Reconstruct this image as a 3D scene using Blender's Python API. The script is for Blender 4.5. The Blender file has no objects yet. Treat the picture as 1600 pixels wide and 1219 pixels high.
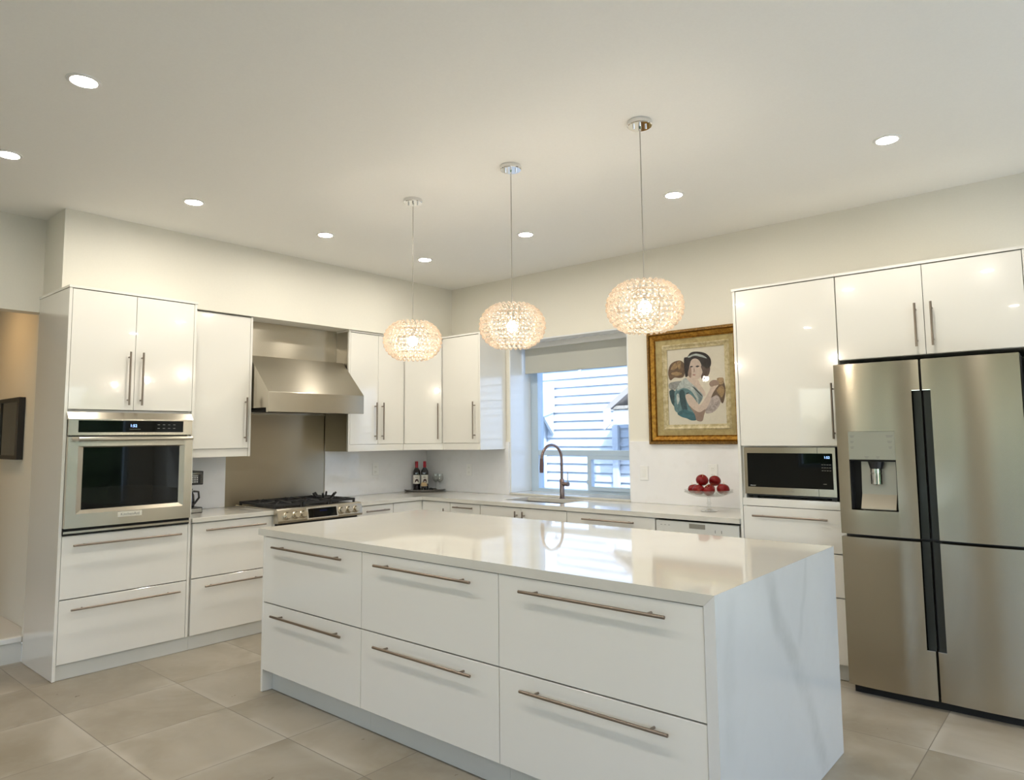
import bpy, bmesh, math, random
from mathutils import Vector, Matrix
random.seed(7)
S = bpy.context.scene
COL = S.collection
PI = math.pi

# ------------------------------------------------------------------ camera
def make_camera():
    yaw, pitch, roll, f, ppx, ppy = 0.7076, 0.08885, -0.01033, 1084.976, 802.464, 585.849
    fw = Vector((-math.sin(yaw)*math.cos(pitch), math.cos(yaw)*math.cos(pitch), math.sin(pitch)))
    r = Vector((math.cos(yaw), math.sin(yaw), 0)); u = r.cross(fw)
    r2 = r*math.cos(roll) + u*math.sin(roll); u2 = -r*math.sin(roll) + u*math.cos(roll)
    cd = bpy.data.cameras.new('camera'); co = bpy.data.objects.new('camera', cd); COL.objects.link(co)
    m = Matrix((r2, u2, -fw)).transposed().to_4x4(); m.translation = Vector((5.61296, -5.10673, 1.4692))
    co.matrix_world = m
    cd.sensor_width = 36; cd.sensor_fit = 'HORIZONTAL'; cd.lens = f/1600*36
    cd.shift_x = -(ppx-800)/1600; cd.shift_y = (ppy-609.5)/1600
    cd.clip_start = 0.05; cd.clip_end = 200
    S.camera = co
make_camera()

# ------------------------------------------------------------------ world, sun, exposure
S.view_settings.view_transform = 'Standard'; S.view_settings.look = 'None'
S.view_settings.gamma = 1.0; S.view_settings.use_curve_mapping = False
S.view_settings.exposure = 0.08
W = bpy.data.worlds.new('sky_world'); S.world = W; W.use_nodes = True
_nt = W.node_tree; _nt.nodes.clear()
_sky = _nt.nodes.new('ShaderNodeTexSky'); _sky.sky_type = 'NISHITA'; _sky.sun_disc = False
_sky.sun_elevation = math.radians(48); _sky.sun_rotation = math.radians(150); _sky.air_density = 1.0; _sky.dust_density = 2.0
_bg = _nt.nodes.new('ShaderNodeBackground'); _bg.inputs['Strength'].default_value = 0.80
_wo = _nt.nodes.new('ShaderNodeOutputWorld')
_tint = _nt.nodes.new('ShaderNodeMix'); _tint.data_type = 'RGBA'; _tint.blend_type = 'MULTIPLY'; _tint.inputs[0].default_value = 1.0; _tint.inputs[7].default_value = (.86, .94, 1, 1)
_nt.links.new(_sky.outputs[0], _tint.inputs[6]); _nt.links.new(_tint.outputs[2], _bg.inputs[0]); _nt.links.new(_bg.outputs[0], _wo.inputs[0])
SUN_POWER = 7.5
sd = bpy.data.lights.new('sun', 'SUN'); sd.energy = SUN_POWER; sd.angle = math.radians(1.0); sd.color = (.84, .92, 1)
so = bpy.data.objects.new('sun', sd); COL.objects.link(so)
so.rotation_euler = Vector((-0.52, 0.42, -0.74)).to_track_quat('-Z', 'Y').to_euler(); so.location = (3, -12, 12)
LAMP = 335.0       # recessed lamps, emission of the lens
BULB = 225.0       # pendant bulbs
HALL_LAMP = 200.0

# ------------------------------------------------------------------ materials
def mat(name): 
    m = bpy.data.materials.new(name); m.use_nodes = True; return m, m.node_tree, m.node_tree.nodes['Principled BSDF']
def P(name, col, rough=.5, metal=0, coat=0, spec=None, **kw):
    m, nt, b = mat(name)
    b.inputs['Base Color'].default_value = (*col, 1); b.inputs['Roughness'].default_value = rough; b.inputs['Metallic'].default_value = metal
    if coat: b.inputs['Coat Weight'].default_value = coat; b.inputs['Coat Roughness'].default_value = .02
    if spec is not None: b.inputs['Specular IOR Level'].default_value = spec
    for k, v in kw.items(): b.inputs[k].default_value = v
    return m
def nd(nt, t, **kw):
    n = nt.nodes.new(t)
    for k, v in kw.items():
        if k.startswith('i'):
            n.inputs[int(k[1:])].default_value = v
        else: setattr(n, k, v)
    return n
def math_(nt, op, a, b=None, c=None):
    n = nt.nodes.new('ShaderNodeMath'); n.operation = op
    for i, v in enumerate((a, b, c)):
        if v is None: continue
        if isinstance(v, (int, float)): n.inputs[i].default_value = v
        else: nt.links.new(v, n.inputs[i])
    return n.outputs[0]
def noise(nt, vec, scale, detail=3, rough=.5, dist=0):
    n = nd(nt, 'ShaderNodeTexNoise'); n.inputs['Scale'].default_value = scale; n.inputs['Detail'].default_value = detail
    n.inputs['Roughness'].default_value = rough; n.inputs['Distortion'].default_value = dist
    nt.links.new(vec, n.inputs['Vector']); return n
def pos(nt):
    return nt.nodes.new('ShaderNodeNewGeometry').outputs['Position']
def mixc(nt, fac, a, b):
    n = nt.nodes.new('ShaderNodeMix'); n.data_type = 'RGBA'
    for i, v in ((0, fac), (6, a), (7, b)):
        if isinstance(v, (int, float)): n.inputs[i].default_value = v
        elif isinstance(v, tuple): n.inputs[i].default_value = (*v, 1)
        else: nt.links.new(v, n.inputs[i])
    return n.outputs[2]
def smooth(nt, v, lo, hi):
    n = nt.nodes.new('ShaderNodeMapRange'); n.interpolation_type = 'SMOOTHSTEP'
    nt.links.new(v, n.inputs[0]); n.inputs[1].default_value = lo; n.inputs[2].default_value = hi
    return n.outputs[0]

def paint(name, col, rough=.55):
    m, nt, b = mat(name)
    n = noise(nt, pos(nt), 90, 2)
    c = mixc(nt, smooth(nt, n.outputs[0], .3, .7), tuple(v*.985 for v in col), col)
    nt.links.new(c, b.inputs['Base Color']); b.inputs['Roughness'].default_value = rough
    bp = nt.nodes.new('ShaderNodeBump'); bp.inputs['Strength'].default_value = .04; bp.inputs['Distance'].default_value = .002
    nt.links.new(n.outputs[0], bp.inputs['Height']); nt.links.new(bp.outputs[0], b.inputs['Normal'])
    return m
M = {}
M['wall'] = paint('wall_paint', (.79, .765, .68))
M['ceil'] = paint('ceiling_paint', (.88, .87, .83), .7)
M['trim'] = P('white_trim_paint', (.82, .82, .80), .35)
M['gloss'] = P('white_gloss_lacquer', (.83, .812, .758), .14, coat=1.0)
M['toe'] = P('toe_kick_grey', (.62, .62, .58), .4)
M['carcass'] = P('white_melamine', (.76, .75, .71), .4)
M['nickel'] = P('brushed_nickel', (.29, .24, .20), .32, 1)
M['chrome'] = P('chrome', (.82, .82, .82), .06, 1)
M['black'] = P('black_plastic', (.012, .012, .013), .35)
M['gap'] = P('dark_gap', (.01, .01, .01), .8)
M['iron'] = P('cast_iron', (.012, .012, .013), .55)
M['dglass'] = P('black_glass', (.003, .0035, .0035), .03, 0, spec=.28)
M['faucet'] = P('bronze_chrome', (.30, .22, .21), .2, 1)
M['plate'] = P('outlet_plastic', (.84, .84, .83), .35)
M['bottle'] = P('dark_bottle_glass', (.012, .010, .014), .06, coat=1)
M['foil'] = P('red_foil', (.42, .012, .03), .3)
M['label'] = P('cream_label', (.86, .83, .76), .6)
M['labeldark'] = P('label_ink', (.07, .03, .03), .6)
M['tray'] = P('pewter_tray', (.30, .29, .29), .3, 1)
M['cork'] = P('cork', (.72, .52, .30), .8)
M['pad'] = P('dispenser_panel', (.34, .34, .28), .35, .3)
M['ink'] = P('grey_print', (.22, .22, .20), .5)
M['white_ink'] = P('pale_print', (.75, .75, .73), .5)
M['shingle'] = P('grey_shingle', (.36, .33, .32), .9)
M['blind'] = P('blind_fabric', (.50, .51, .47), .8)
M['vinyl'] = P('daylight_blue_vinyl', (.50, .62, .74), .3); M['jamb'] = P('white_gloss_jamb', (.80, .83, .85), .12, coat=.6)  # blue-grey of the backlit window frames is painted into the vinyl colour
M['screen'] = P('dark_screen', (.03, .035, .035), .05, spec=.7)
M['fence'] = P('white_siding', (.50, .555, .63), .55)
M['hoodblue'] = P('grey_awning', (.60, .66, .70), .6)

def steel(name, tangent, col=(.55, .51, .43), rough=.27, aniso=.85, streak=(1, 1, 1)):
    m, nt, b = mat(name)
    b.inputs['Metallic'].default_value = 1; b.inputs['Anisotropic'].default_value = aniso
    t = nd(nt, 'ShaderNodeCombineXYZ', i0=tangent[0], i1=tangent[1], i2=tangent[2]); nt.links.new(t.outputs[0], b.inputs['Tangent'])
    mp = nd(nt, 'ShaderNodeMapping'); mp.inputs['Scale'].default_value = streak; nt.links.new(pos(nt), mp.inputs['Vector'])
    n = noise(nt, mp.outputs[0], 1.0, 3)
    r = nd(nt, 'ShaderNodeMapRange'); nt.links.new(n.outputs[0], r.inputs[0]); r.inputs[3].default_value = rough*.97; r.inputs[4].default_value = rough*1.03
    nt.links.new(r.outputs[0], b.inputs['Roughness'])
    c = mixc(nt, n.outputs[0], tuple(v*.985 for v in col), tuple(min(1, v*1.015) for v in col)); nt.links.new(c, b.inputs['Base Color'])
    return m
M['steelA'] = steel('brushed_steel_along_left_wall', (.02, .05, 1), streak=(1500, 20, 1500))
M['steelB'] = steel('brushed_steel_along_window_wall', (.02, .05, 1), col=(.43, .385, .305), rough=.22, streak=(20, 1500, 1500))
M['steelV'] = steel('brushed_steel_upright', (.02, .05, 1), col=(.52, .49, .43), rough=.30, streak=(1500, 20, 1500))

M['steelsheet'] = steel('hood_shaded_sheet', (.02, .05, 1), col=(.42, .37, .28), rough=.31, aniso=.85, streak=(1500, 20, 1500))  # hood's dark reflection in the sheet is put into its lower colour
def glass(name, col=(1, 1, 1), rough=0, ior=1.45):
    m, nt, b = mat(name)
    b.inputs['Base Color'].default_value = (*col, 1); b.inputs['Transmission Weight'].default_value = 1
    b.inputs['Roughness'].default_value = rough; b.inputs['IOR'].default_value = ior
    return m
M['crystal'] = glass('clear_glass', ior=1.33)
def thin_crystal():
    m = bpy.data.materials.new('pressed_crystal'); m.use_nodes = True; nt = m.node_tree; nt.nodes.clear()
    o = nt.nodes.new('ShaderNodeOutputMaterial'); t = nt.nodes.new('ShaderNodeBsdfTransparent'); g = nt.nodes.new('ShaderNodeBsdfGlossy')
    g.inputs['Roughness'].default_value = .06; t.inputs[0].default_value = (.97, .98, .98, 1)
    lw = nt.nodes.new('ShaderNodeLayerWeight'); lw.inputs[0].default_value = .5
    fr = math_(nt, 'MULTIPLY_ADD', math_(nt, 'POWER', lw.outputs['Facing'], 3.0), .7, .10)
    mx = nt.nodes.new('ShaderNodeMixShader'); nt.links.new(fr, mx.inputs[0]); nt.links.new(t.outputs[0], mx.inputs[1]); nt.links.new(g.outputs[0], mx.inputs[2])
    nt.links.new(mx.outputs[0], o.inputs[0]); return m
M['press'] = thin_crystal()
def pane_mat():
    m = bpy.data.materials.new('window_glass'); m.use_nodes = True; nt = m.node_tree; nt.nodes.clear()
    o = nt.nodes.new('ShaderNodeOutputMaterial'); t = nt.nodes.new('ShaderNodeBsdfTransparent'); g = nt.nodes.new('ShaderNodeBsdfGlossy')
    g.inputs['Roughness'].default_value = .0; t.inputs[0].default_value = (.96, .98, 1, 1)
    lw = nt.nodes.new('ShaderNodeLayerWeight'); lw.inputs[0].default_value = .5      # reflectance .03 facing, rising to grazing
    fr = math_(nt, 'MULTIPLY_ADD', math_(nt, 'POWER', lw.outputs['Facing'], 5.0), .9, .03)
    mx = nt.nodes.new('ShaderNodeMixShader'); nt.links.new(fr, mx.inputs[0]); nt.links.new(t.outputs[0], mx.inputs[1]); nt.links.new(g.outputs[0], mx.inputs[2])
    nt.links.new(mx.outputs[0], o.inputs[0]); return m
M['pane'] = pane_mat()
def bead_mat():
    m = bpy.data.materials.new('amber_crystal_beads'); m.use_nodes = True; nt = m.node_tree; nt.nodes.clear()
    o = nt.nodes.new('ShaderNodeOutputMaterial'); g = nt.nodes.new('ShaderNodeBsdfGlass'); t = nt.nodes.new('ShaderNodeBsdfTranslucent'); d = nt.nodes.new('ShaderNodeBsdfDiffuse')
    g.inputs['IOR'].default_value = 1.25; g.inputs['Roughness'].default_value = .22; g.inputs['Color'].default_value = (1, .94, .88, 1); t.inputs[0].default_value = (.98, .91, .82, 1); d.inputs[0].default_value = (.9, .84, .76, 1)
    a = nt.nodes.new('ShaderNodeMixShader'); a.inputs[0].default_value = .30; nt.links.new(t.outputs[0], a.inputs[1]); nt.links.new(d.outputs[0], a.inputs[2])
    x = nt.nodes.new('ShaderNodeMixShader'); x.inputs[0].default_value = .22; nt.links.new(g.outputs[0], x.inputs[1]); nt.links.new(a.outputs[0], x.inputs[2])
    nt.links.new(x.outputs[0], o.inputs[0]); return m
M['bead'] = bead_mat()
def emit(name, col, s):
    m = bpy.data.materials.new(name); m.use_nodes = True; nt = m.node_tree; nt.nodes.clear()
    o = nt.nodes.new('ShaderNodeOutputMaterial'); e = nt.nodes.new('ShaderNodeEmission'); e.inputs[0].default_value = (*col, 1); e.inputs[1].default_value = s
    nt.links.new(e.outputs[0], o.inputs[0]); return m
WARM = (1.0, .925, .805)
M['lens'] = emit('downlight_lens', WARM, LAMP)
M['halllens'] = emit('hall_lamp_lens', (1, .60, .25), HALL_LAMP)
M['bulb'] = emit('pendant_bulb', (1.0, .89, .74), BULB)
M['blue'] = emit('blue_digits', (.35, .55, 1), 3.0)

def tile_mat():
    m, nt, b = mat('greige_floor_tile')
    p = pos(nt); sx = nt.nodes.new('ShaderNodeSeparateXYZ'); nt.links.new(p, sx.inputs[0])
    T = .6096
    u = math_(nt, 'DIVIDE', math_(nt, 'SUBTRACT', sx.outputs[0], 1.215), T); v = math_(nt, 'DIVIDE', math_(nt, 'SUBTRACT', sx.outputs[1], -3.742), T)
    fu, fv = math_(nt, 'FLOOR', u), math_(nt, 'FLOOR', v)
    du = math_(nt, 'ABSOLUTE', math_(nt, 'SUBTRACT', math_(nt, 'SUBTRACT', u, fu), .5)); dv = math_(nt, 'ABSOLUTE', math_(nt, 'SUBTRACT', math_(nt, 'SUBTRACT', v, fv), .5))
    e = math_(nt, 'MAXIMUM', du, dv)
    g = smooth(nt, e, .4955, .4975)
    cx = nt.nodes.new('ShaderNodeCombineXYZ'); nt.links.new(fu, cx.inputs[0]); nt.links.new(fv, cx.inputs[1])
    wn = nt.nodes.new('ShaderNodeTexWhiteNoise'); wn.noise_dimensions = '3D'; nt.links.new(cx.outputs[0], wn.inputs['Vector'])
    off = nt.nodes.new('ShaderNodeVectorMath'); off.operation = 'MULTIPLY_ADD'; nt.links.new(wn.outputs['Color'], off.inputs[0]); off.inputs[1].default_value = (7, 7, 7); nt.links.new(p, off.inputs[2])
    n1 = noise(nt, off.outputs[0], 1.7, 4, .55, .6); n2 = noise(nt, off.outputs[0], 9, 3, .6)
    c = mixc(nt, smooth(nt, n1.outputs[0], .32, .70), (.275, .236, .172), (.38, .338, .268))
    c = mixc(nt, math_(nt, 'MULTIPLY', smooth(nt, n2.outputs[0], .45, .75), .35), c, (.40, .372, .32))
    # pale worn rims along some tile edges
    rim = math_(nt, 'MULTIPLY', math_(nt, 'MULTIPLY', smooth(nt, e, .40, .495), smooth(nt, n1.outputs[0], .46, .62)), .55)
    c = mixc(nt, rim, c, (.46, .43, .37))
    br = nd(nt, 'ShaderNodeMapRange'); nt.links.new(wn.outputs['Value'], br.inputs[0]); br.inputs[3].default_value = .90; br.inputs[4].default_value = 1.08
    h = nt.nodes.new('ShaderNodeHueSaturation'); nt.links.new(c, h.inputs['Color']); nt.links.new(br.outputs[0], h.inputs['Value'])
    c = mixc(nt, g, h.outputs[0], (.17, .148, .115))
    nt.links.new(c, b.inputs['Base Color'])
    r = nd(nt, 'ShaderNodeMapRange'); nt.links.new(n2.outputs[0], r.inputs[0]); r.inputs[3].default_value = .22; r.inputs[4].default_value = .42
    nt.links.new(r.outputs[0], b.inputs['Roughness'])
    bp = nt.nodes.new('ShaderNodeBump'); bp.inputs['Strength'].default_value = .25; bp.inputs['Distance'].default_value = .003; bp.invert = True
    nt.links.new(g, bp.inputs['Height']); nt.links.new(bp.outputs[0], b.inputs['Normal'])
    return m
M['tile'] = tile_mat()

def quartz(name, panel=False, col=(.68, .66, .60)):
    m, nt, b = mat(name)
    p = pos(nt); n = noise(nt, p, 1.6, 4, .55, .4); nf = noise(nt, p, 14, 3)
    c = mixc(nt, smooth(nt, n.outputs[0], .35, .7), tuple(v*.955 for v in col), col)
    c = mixc(nt, math_(nt, 'MULTIPLY', smooth(nt, nf.outputs[0], .5, .75), .12), c, (.66, .64, .60))
    if panel:  # broad soft grey veins drawn in the plane of the waterfall end
        sx = nt.nodes.new('ShaderNodeSeparateXYZ'); nt.links.new(p, sx.inputs[0]); Y, Z = sx.outputs[1], sx.outputs[2]
        wob = math_(nt, 'MULTIPLY', math_(nt, 'SUBTRACT', noise(nt, p, 2.2, 3, .5).outputs[0], .5), .20)
        wf = noise(nt, p, 6.0, 4, .6).outputs[0]
        for (y0, z0, y1, z1, w, s) in ((-2.43, .96, -1.84, .02, .060, .50), (-1.97, .96, -2.10, .62, .024, .26), (-2.76, .90, -2.79, .42, .05, .20)):
            L = math.hypot(y1-y0, z1-z0); ny, nz = (z1-z0)/L, -(y1-y0)/L
            d = math_(nt, 'ADD', math_(nt, 'MULTIPLY', math_(nt, 'SUBTRACT', Y, y0), ny), math_(nt, 'MULTIPLY', math_(nt, 'SUBTRACT', Z, z0), nz))
            d = math_(nt, 'ABSOLUTE', math_(nt, 'ADD', d, wob))
            al = math_(nt, 'ADD', math_(nt, 'MULTIPLY', math_(nt, 'SUBTRACT', Y, y0), (y1-y0)/L/L), math_(nt, 'MULTIPLY', math_(nt, 'SUBTRACT', Z, z0), (z1-z0)/L/L))
            fade = math_(nt, 'MULTIPLY', smooth(nt, al, -.15, .1), math_(nt, 'SUBTRACT', 1, smooth(nt, al, .9, 1.2)))
            f = math_(nt, 'MULTIPLY', math_(nt, 'SUBTRACT', 1, smooth(nt, d, w*.15, w*1.3)), fade)
            f = math_(nt, 'MULTIPLY', math_(nt, 'MULTIPLY', f, smooth(nt, wf, .15, .75)), s)
            c = mixc(nt, f, c, (.47, .48, .455))
    nt.links.new(c, b.inputs['Base Color']); b.inputs['Roughness'].default_value = .045 if not panel else .12
    b.inputs['Specular IOR Level'].default_value = .55
    return m
M['quartz'] = quartz('white_quartz'); M['marble'] = quartz('veined_quartz', True, (.76, .755, .73)); M['splash'] = quartz('white_backsplash_quartz', False, (.88, .88, .895))

def gilt(name, a, bcol, rough=.35, metal=.75, scale=40):
    m, nt, b = mat(name)
    n = noise(nt, pos(nt), scale, 4, .65)
    nt.links.new(mixc(nt, smooth(nt, n.outputs[0], .35, .65), a, bcol), b.inputs['Base Color'])
    b.inputs['Roughness'].default_value = rough; b.inputs['Metallic'].default_value = metal
    return m
M['gold'] = gilt('gilt_wood', (.27, .125, .018), (.50, .27, .045))
M['golddark'] = gilt('dark_gilt_edge', (.13, .065, .015), (.34, .19, .045), .5, .5, 90)
M['mat'] = gilt('olive_gold_mat', (.30, .235, .10), (.40, .325, .15), .6, .15, 25)
M['matpale'] = gilt('pale_gold_liner', (.36, .30, .155), (.54, .47, .30), .5, .2, 30)
def apple_mat():
    m, nt, b = mat('red_apple_skin')
    n = noise(nt, pos(nt), 16, 4, .6)
    nt.links.new(mixc(nt, smooth(nt, n.outputs[0], .56, .78), (.19, .003, .004), (.42, .07, .015)), b.inputs['Base Color'])
    b.inputs['Roughness'].default_value = .22; b.inputs['Specular IOR Level'].default_value = .3
    return m
M['apple'] = apple_mat()
M['grass'] = gilt('garden_green', (.04, .09, .02), (.14, .22, .06), .8, 0, 6)

# ------------------------------------------------------------------ builders
OFF = {}
def thing(name, label, cat, loc, group=None, kind=None):
    o = bpy.data.objects.new(name, None); o.empty_display_size = .1; COL.objects.link(o); o.location = loc
    o['label'] = label; o['category'] = cat
    if group: o['group'] = group
    if kind: o['kind'] = kind
    OFF[o] = Vector(loc); return o
def obj(name, bm, m, parent=None, smooth_=False, recalc=True):
    if recalc: bmesh.ops.recalc_face_normals(bm, faces=bm.faces)
    me = bpy.data.meshes.new(name); off = OFF.get(parent, Vector((0, 0, 0)))
    if off.length: bmesh.ops.translate(bm, vec=-off, verts=bm.verts)
    bm.to_mesh(me); bm.free()
    for mm in (m if isinstance(m, (list, tuple)) else [m]): me.materials.append(mm)
    o = bpy.data.objects.new(name, me); COL.objects.link(o)
    if smooth_:
        for p in me.polygons: p.use_smooth = True
        if smooth_ != 'all':
            try: me.set_sharp_from_angle(angle=math.radians(35))
            except Exception: pass
    if parent is not None: o.parent = parent; OFF[o] = off
    return o
def tag(o, label, cat, group=None, kind=None):
    o['label'] = label; o['category'] = cat
    if group: o['group'] = group
    if kind: o['kind'] = kind
    return o
def struct(name, bm, m, parent=None):
    o = obj(name, bm, m, parent)
    if parent is None: o['kind'] = 'structure'
    return o
def copy_tree(o, parent=None):
    c = o.copy(); COL.objects.link(c); c.parent = parent
    for ch in list(o.children): copy_tree(ch, c)
    return c
def BM(): return bmesh.new()
def bx(bm, a, b, bev=0, seg=1, mi=0):
    lo = [min(a[i], b[i]) for i in range(3)]; hi = [max(a[i], b[i]) for i in range(3)]
    vs = [bm.verts.new((x, y, z)) for x in (lo[0], hi[0]) for y in (lo[1], hi[1]) for z in (lo[2], hi[2])]
    fs = [(0, 1, 3, 2), (4, 6, 7, 5), (0, 4, 5, 1), (2, 3, 7, 6), (0, 2, 6, 4), (1, 5, 7, 3)]
    F = [bm.faces.new([vs[i] for i in f]) for f in fs]
    for f in F: f.material_index = mi
    if bev:
        bmesh.ops.recalc_face_normals(bm, faces=F)
        es = list({e for f in F for e in f.edges})
        bmesh.ops.bevel(bm, geom=es, offset=bev, segments=seg, affect='EDGES', profile=.5)
    return bm
def tube(bm, pts, r, n=12, caps=True):
    pts = [Vector(p) for p in pts]; rs = r if isinstance(r, (list, tuple)) else [r]*len(pts)
    rings = []; prev = None
    for i, p in enumerate(pts):
        t = ((pts[i+1]-p) if i == 0 else (p-pts[i-1]) if i == len(pts)-1 else (pts[i+1]-pts[i-1])).normalized()
        if prev is None:
            a = Vector((0, 0, 1)) if abs(t.z) < .9 else Vector((1, 0, 0)); nrm = t.cross(a).normalized()
        else:
            nrm = (prev - t*prev.dot(t)).normalized()
        prev = nrm; bn = t.cross(nrm)
        rings.append([bm.verts.new(p + (nrm*math.cos(2*PI*k/n) + bn*math.sin(2*PI*k/n))*rs[i]) for k in range(n)])
    for a, b in zip(rings, rings[1:]):
        for k in range(n): bm.faces.new((a[k], a[(k+1) % n], b[(k+1) % n], b[k]))
    if caps: bm.faces.new(rings[0][::-1]); bm.faces.new(rings[-1])
    return bm
def lathe(bm, prof, c, axis='z', n=32, mi=0):
    c = Vector(c); rings = []
    def pt(r, h, a):
        x, y = r*math.cos(a), r*math.sin(a)
        return c + (Vector((x, y, h)) if axis == 'z' else Vector((h, x, y)) if axis == 'x' else Vector((x, h, y)))
    for r, h in prof:
        rings.append([bm.verts.new(pt(0, h, 0))] if r < 1e-6 else [bm.verts.new(pt(r, h, 2*PI*k/n)) for k in range(n)])
    for a, b in zip(rings, rings[1:]):
        for k in range(n):
            k2 = (k+1) % n
            if len(a) == 1 and len(b) == 1: continue
            if len(a) == 1: f = bm.faces.new((a[0], b[k], b[k2]))
            elif len(b) == 1: f = bm.faces.new((a[k], a[k2], b[0]))
            else: f = bm.faces.new((a[k], a[k2], b[k2], b[k]))
            f.material_index = mi
    return bm
def prism(bm, poly, y0, y1, plane='xz', mi=0):
    def pt(a, b, h): return (a, h, b) if plane == 'xz' else (h, a, b) if plane == 'yz' else (a, b, h)
    A = [bm.verts.new(pt(a, b, y0)) for a, b in poly]; B = [bm.verts.new(pt(a, b, y1)) for a, b in poly]
    n = len(poly); fs = [bm.faces.new(A[::-1]), bm.faces.new(B)]
    for i in range(n): fs.append(bm.faces.new((A[i], A[(i+1) % n], B[(i+1) % n], B[i])))
    for f in fs: f.material_index = mi
    return bm
# wall-mounted frames of reference: w = out of the wall, u = along it, v = up
def MA(w, u, v): return (w, u, v)          # left wall, faces +x
def MB_(w, u, v): return (u, -w, v)        # window wall and island, faces -y
def wb(bm, mp, w0, w1, u0, u1, v0, v1, bev=0, seg=1, mi=0): return bx(bm, mp(w0, u0, v0), mp(w1, u1, v1), bev, seg, mi)

def text(name, s, size, mp, w, u, v, m, parent, align='CENTER'):
    cu = bpy.data.curves.new(name, 'FONT'); cu.body = s; cu.size = size; cu.align_x = align; cu.align_y = 'CENTER'; cu.extrude = .0004
    o = bpy.data.objects.new(name, cu); COL.objects.link(o)
    if mp is MA: rot = Matrix(((0, 0, 1), (1, 0, 0), (0, 1, 0)))
    else: rot = Matrix(((1, 0, 0), (0, 0, -1), (0, 1, 0)))
    o.matrix_world = Matrix.Translation(Vector(mp(w, u, v))) @ rot.to_4x4()
    cu.materials.append(m)
    dg = bpy.context.evaluated_depsgraph_get(); dg.update()
    me = bpy.data.meshes.new_from_object(o.evaluated_get(dg)); mw = o.matrix_world.copy()
    bpy.data.objects.remove(o); bpy.data.curves.remove(cu)
    o = bpy.data.objects.new(name, me); COL.objects.link(o); o.matrix_world = mw
    if parent is not None:
        o.parent = parent; o.location = Vector(mp(w, u, v)) - OFF[parent]
    return o

def bar_handle(mp, wf, h, parent, r=.0065):
    bm = BM(); wo = wf + .034
    if h[0] == 'h':
        _, a, b, v = h; ins = min(.07, (b-a)*.12)
        tube(bm, [mp(wo, a, v), mp(wo, b, v)], r)
        for u in (a+ins, b-ins): tube(bm, [mp(wf-.002, u, v), mp(wo, u, v)], r*.8, 8)
    else:
        _, u, a, b = h; ins = .035
        tube(bm, [mp(wo, u, a), mp(wo, u, b)], r)
        for v in (a+ins, b-ins): tube(bm, [mp(wf-.002, u, v), mp(wo, u, v)], r*.8, 8)
    return obj('handle', bm, M['nickel'], parent, True)
def front(root, mp, wf, f):
    kind, u0, u1, v0, v1, h = f; g = .0016
    bm = wb(BM(), mp, wf-.019, wf, u0+g, u1-g, v0+g, v1-g, .0012)
    o = obj(kind, bm, M['gloss'], root)
    if h: bar_handle(mp, wf, h, o)
    return o
def cabinet(name, label, cat, mp, wb0, wf, u0, u1, v0, v1, fronts, toe=None, group=None, sides=(0, 0), top=None, shelves=(), toe_ext=0):
    """carcass of panels, fronts at depth wf; sides = which ends have a full-depth show panel"""
    root = thing(name, label, cat, mp((wb0+wf)/2, (u0+u1)/2, v0 if toe is None else 0), group)
    wc = wf - .0205; bm = BM(); t = .018; vb = v0
    wb(bm, mp, wb0, wc, u0, u0+t, vb, v1); wb(bm, mp, wb0, wc, u1-t, u1, vb, v1)
    wb(bm, mp, wb0, wc, u0+t, u1-t, vb, vb+t); wb(bm, mp, wb0, wc, u0+t, u1-t, v1-t, v1)
    wb(bm, mp, wb0, wb0+.008, u0+t, u1-t, vb+t, v1-t)
    for s in shelves: wb(bm, mp, wb0+.008, wc, u0+t, u1-t, s, s+t)
    obj('carcass', bm, M['carcass'], root)
    if toe is not None:
        obj('toe_kick', wb(BM(), mp, wf-toe-.016, wf-toe, u0, u1 + toe_ext, 0.002, v0), M['toe'], root)
    for f in fronts: front(root, mp, wf, f)
    return root

# ================================================================== SETTING
CZ = 3.027
struct('floor', bx(BM(), (-.04, -9.3, -.1), (8.2, .0, 0)), M['tile'])
struct('ceiling', bx(BM(), (-.12, -9.3, CZ), (8.2, .0, CZ+.1)), M['ceil'])
b = BM(); bx(b, (-.12, -3.60, -.1), (0, 0, CZ)); bx(b, (-.12, -5.25, 2.365), (0, -3.60, CZ)); bx(b, (-.12, -9.3, -.1), (0, -5.25, CZ))
struct('wall_left', b, M['wall'])
b = BM(); bx(b, (0, -3.605, 2.474), (.392, -2.794, CZ)); bx(b, (0, -2.794, 2.464), (.392, 0, CZ))
struct('wall_soffit', b, M['wall'])
X0, X1, Z0, Z1 = 1.19, 2.53, .935, 2.395; WT = .45
b = BM(); bx(b, (-.12, 0, -.1), (X0, WT, CZ)); bx(b, (X1, 0, -.1), (8.2, WT, CZ)); bx(b, (X0, 0, -.1), (X1, WT, .915)); bx(b, (X0, 0, Z1), (X1, WT, CZ))
struct('wall_window', b, M['wall'])
b = BM()
bx(b, (-.12, -9.45, -.1), (1.2, -9.3, CZ)); bx(b, (1.2, -9.45, -.1), (3.7, -9.3, .85)); bx(b, (1.2, -9.45, 2.35), (3.7, -9.3, CZ)); bx(b, (3.7, -9.45, -.1), (4.7, -9.3, CZ))
bx(b, (4.7, -9.45, 2.35), (7.4, -9.3, CZ)); bx(b, (7.4, -9.45, -.1), (8.2, -9.3, CZ))
struct('wall_back', b, M['wall'])
b = BM(); bx(b, (8.2, -.4, -.1), (8.35, .45, CZ)); bx(b, (8.2, -9.45, -.1), (8.35, -5.6, CZ)); bx(b, (8.2, -5.6, 2.4), (8.35, -.4, CZ))
struct('wall_side', b, M['wall'])
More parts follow.
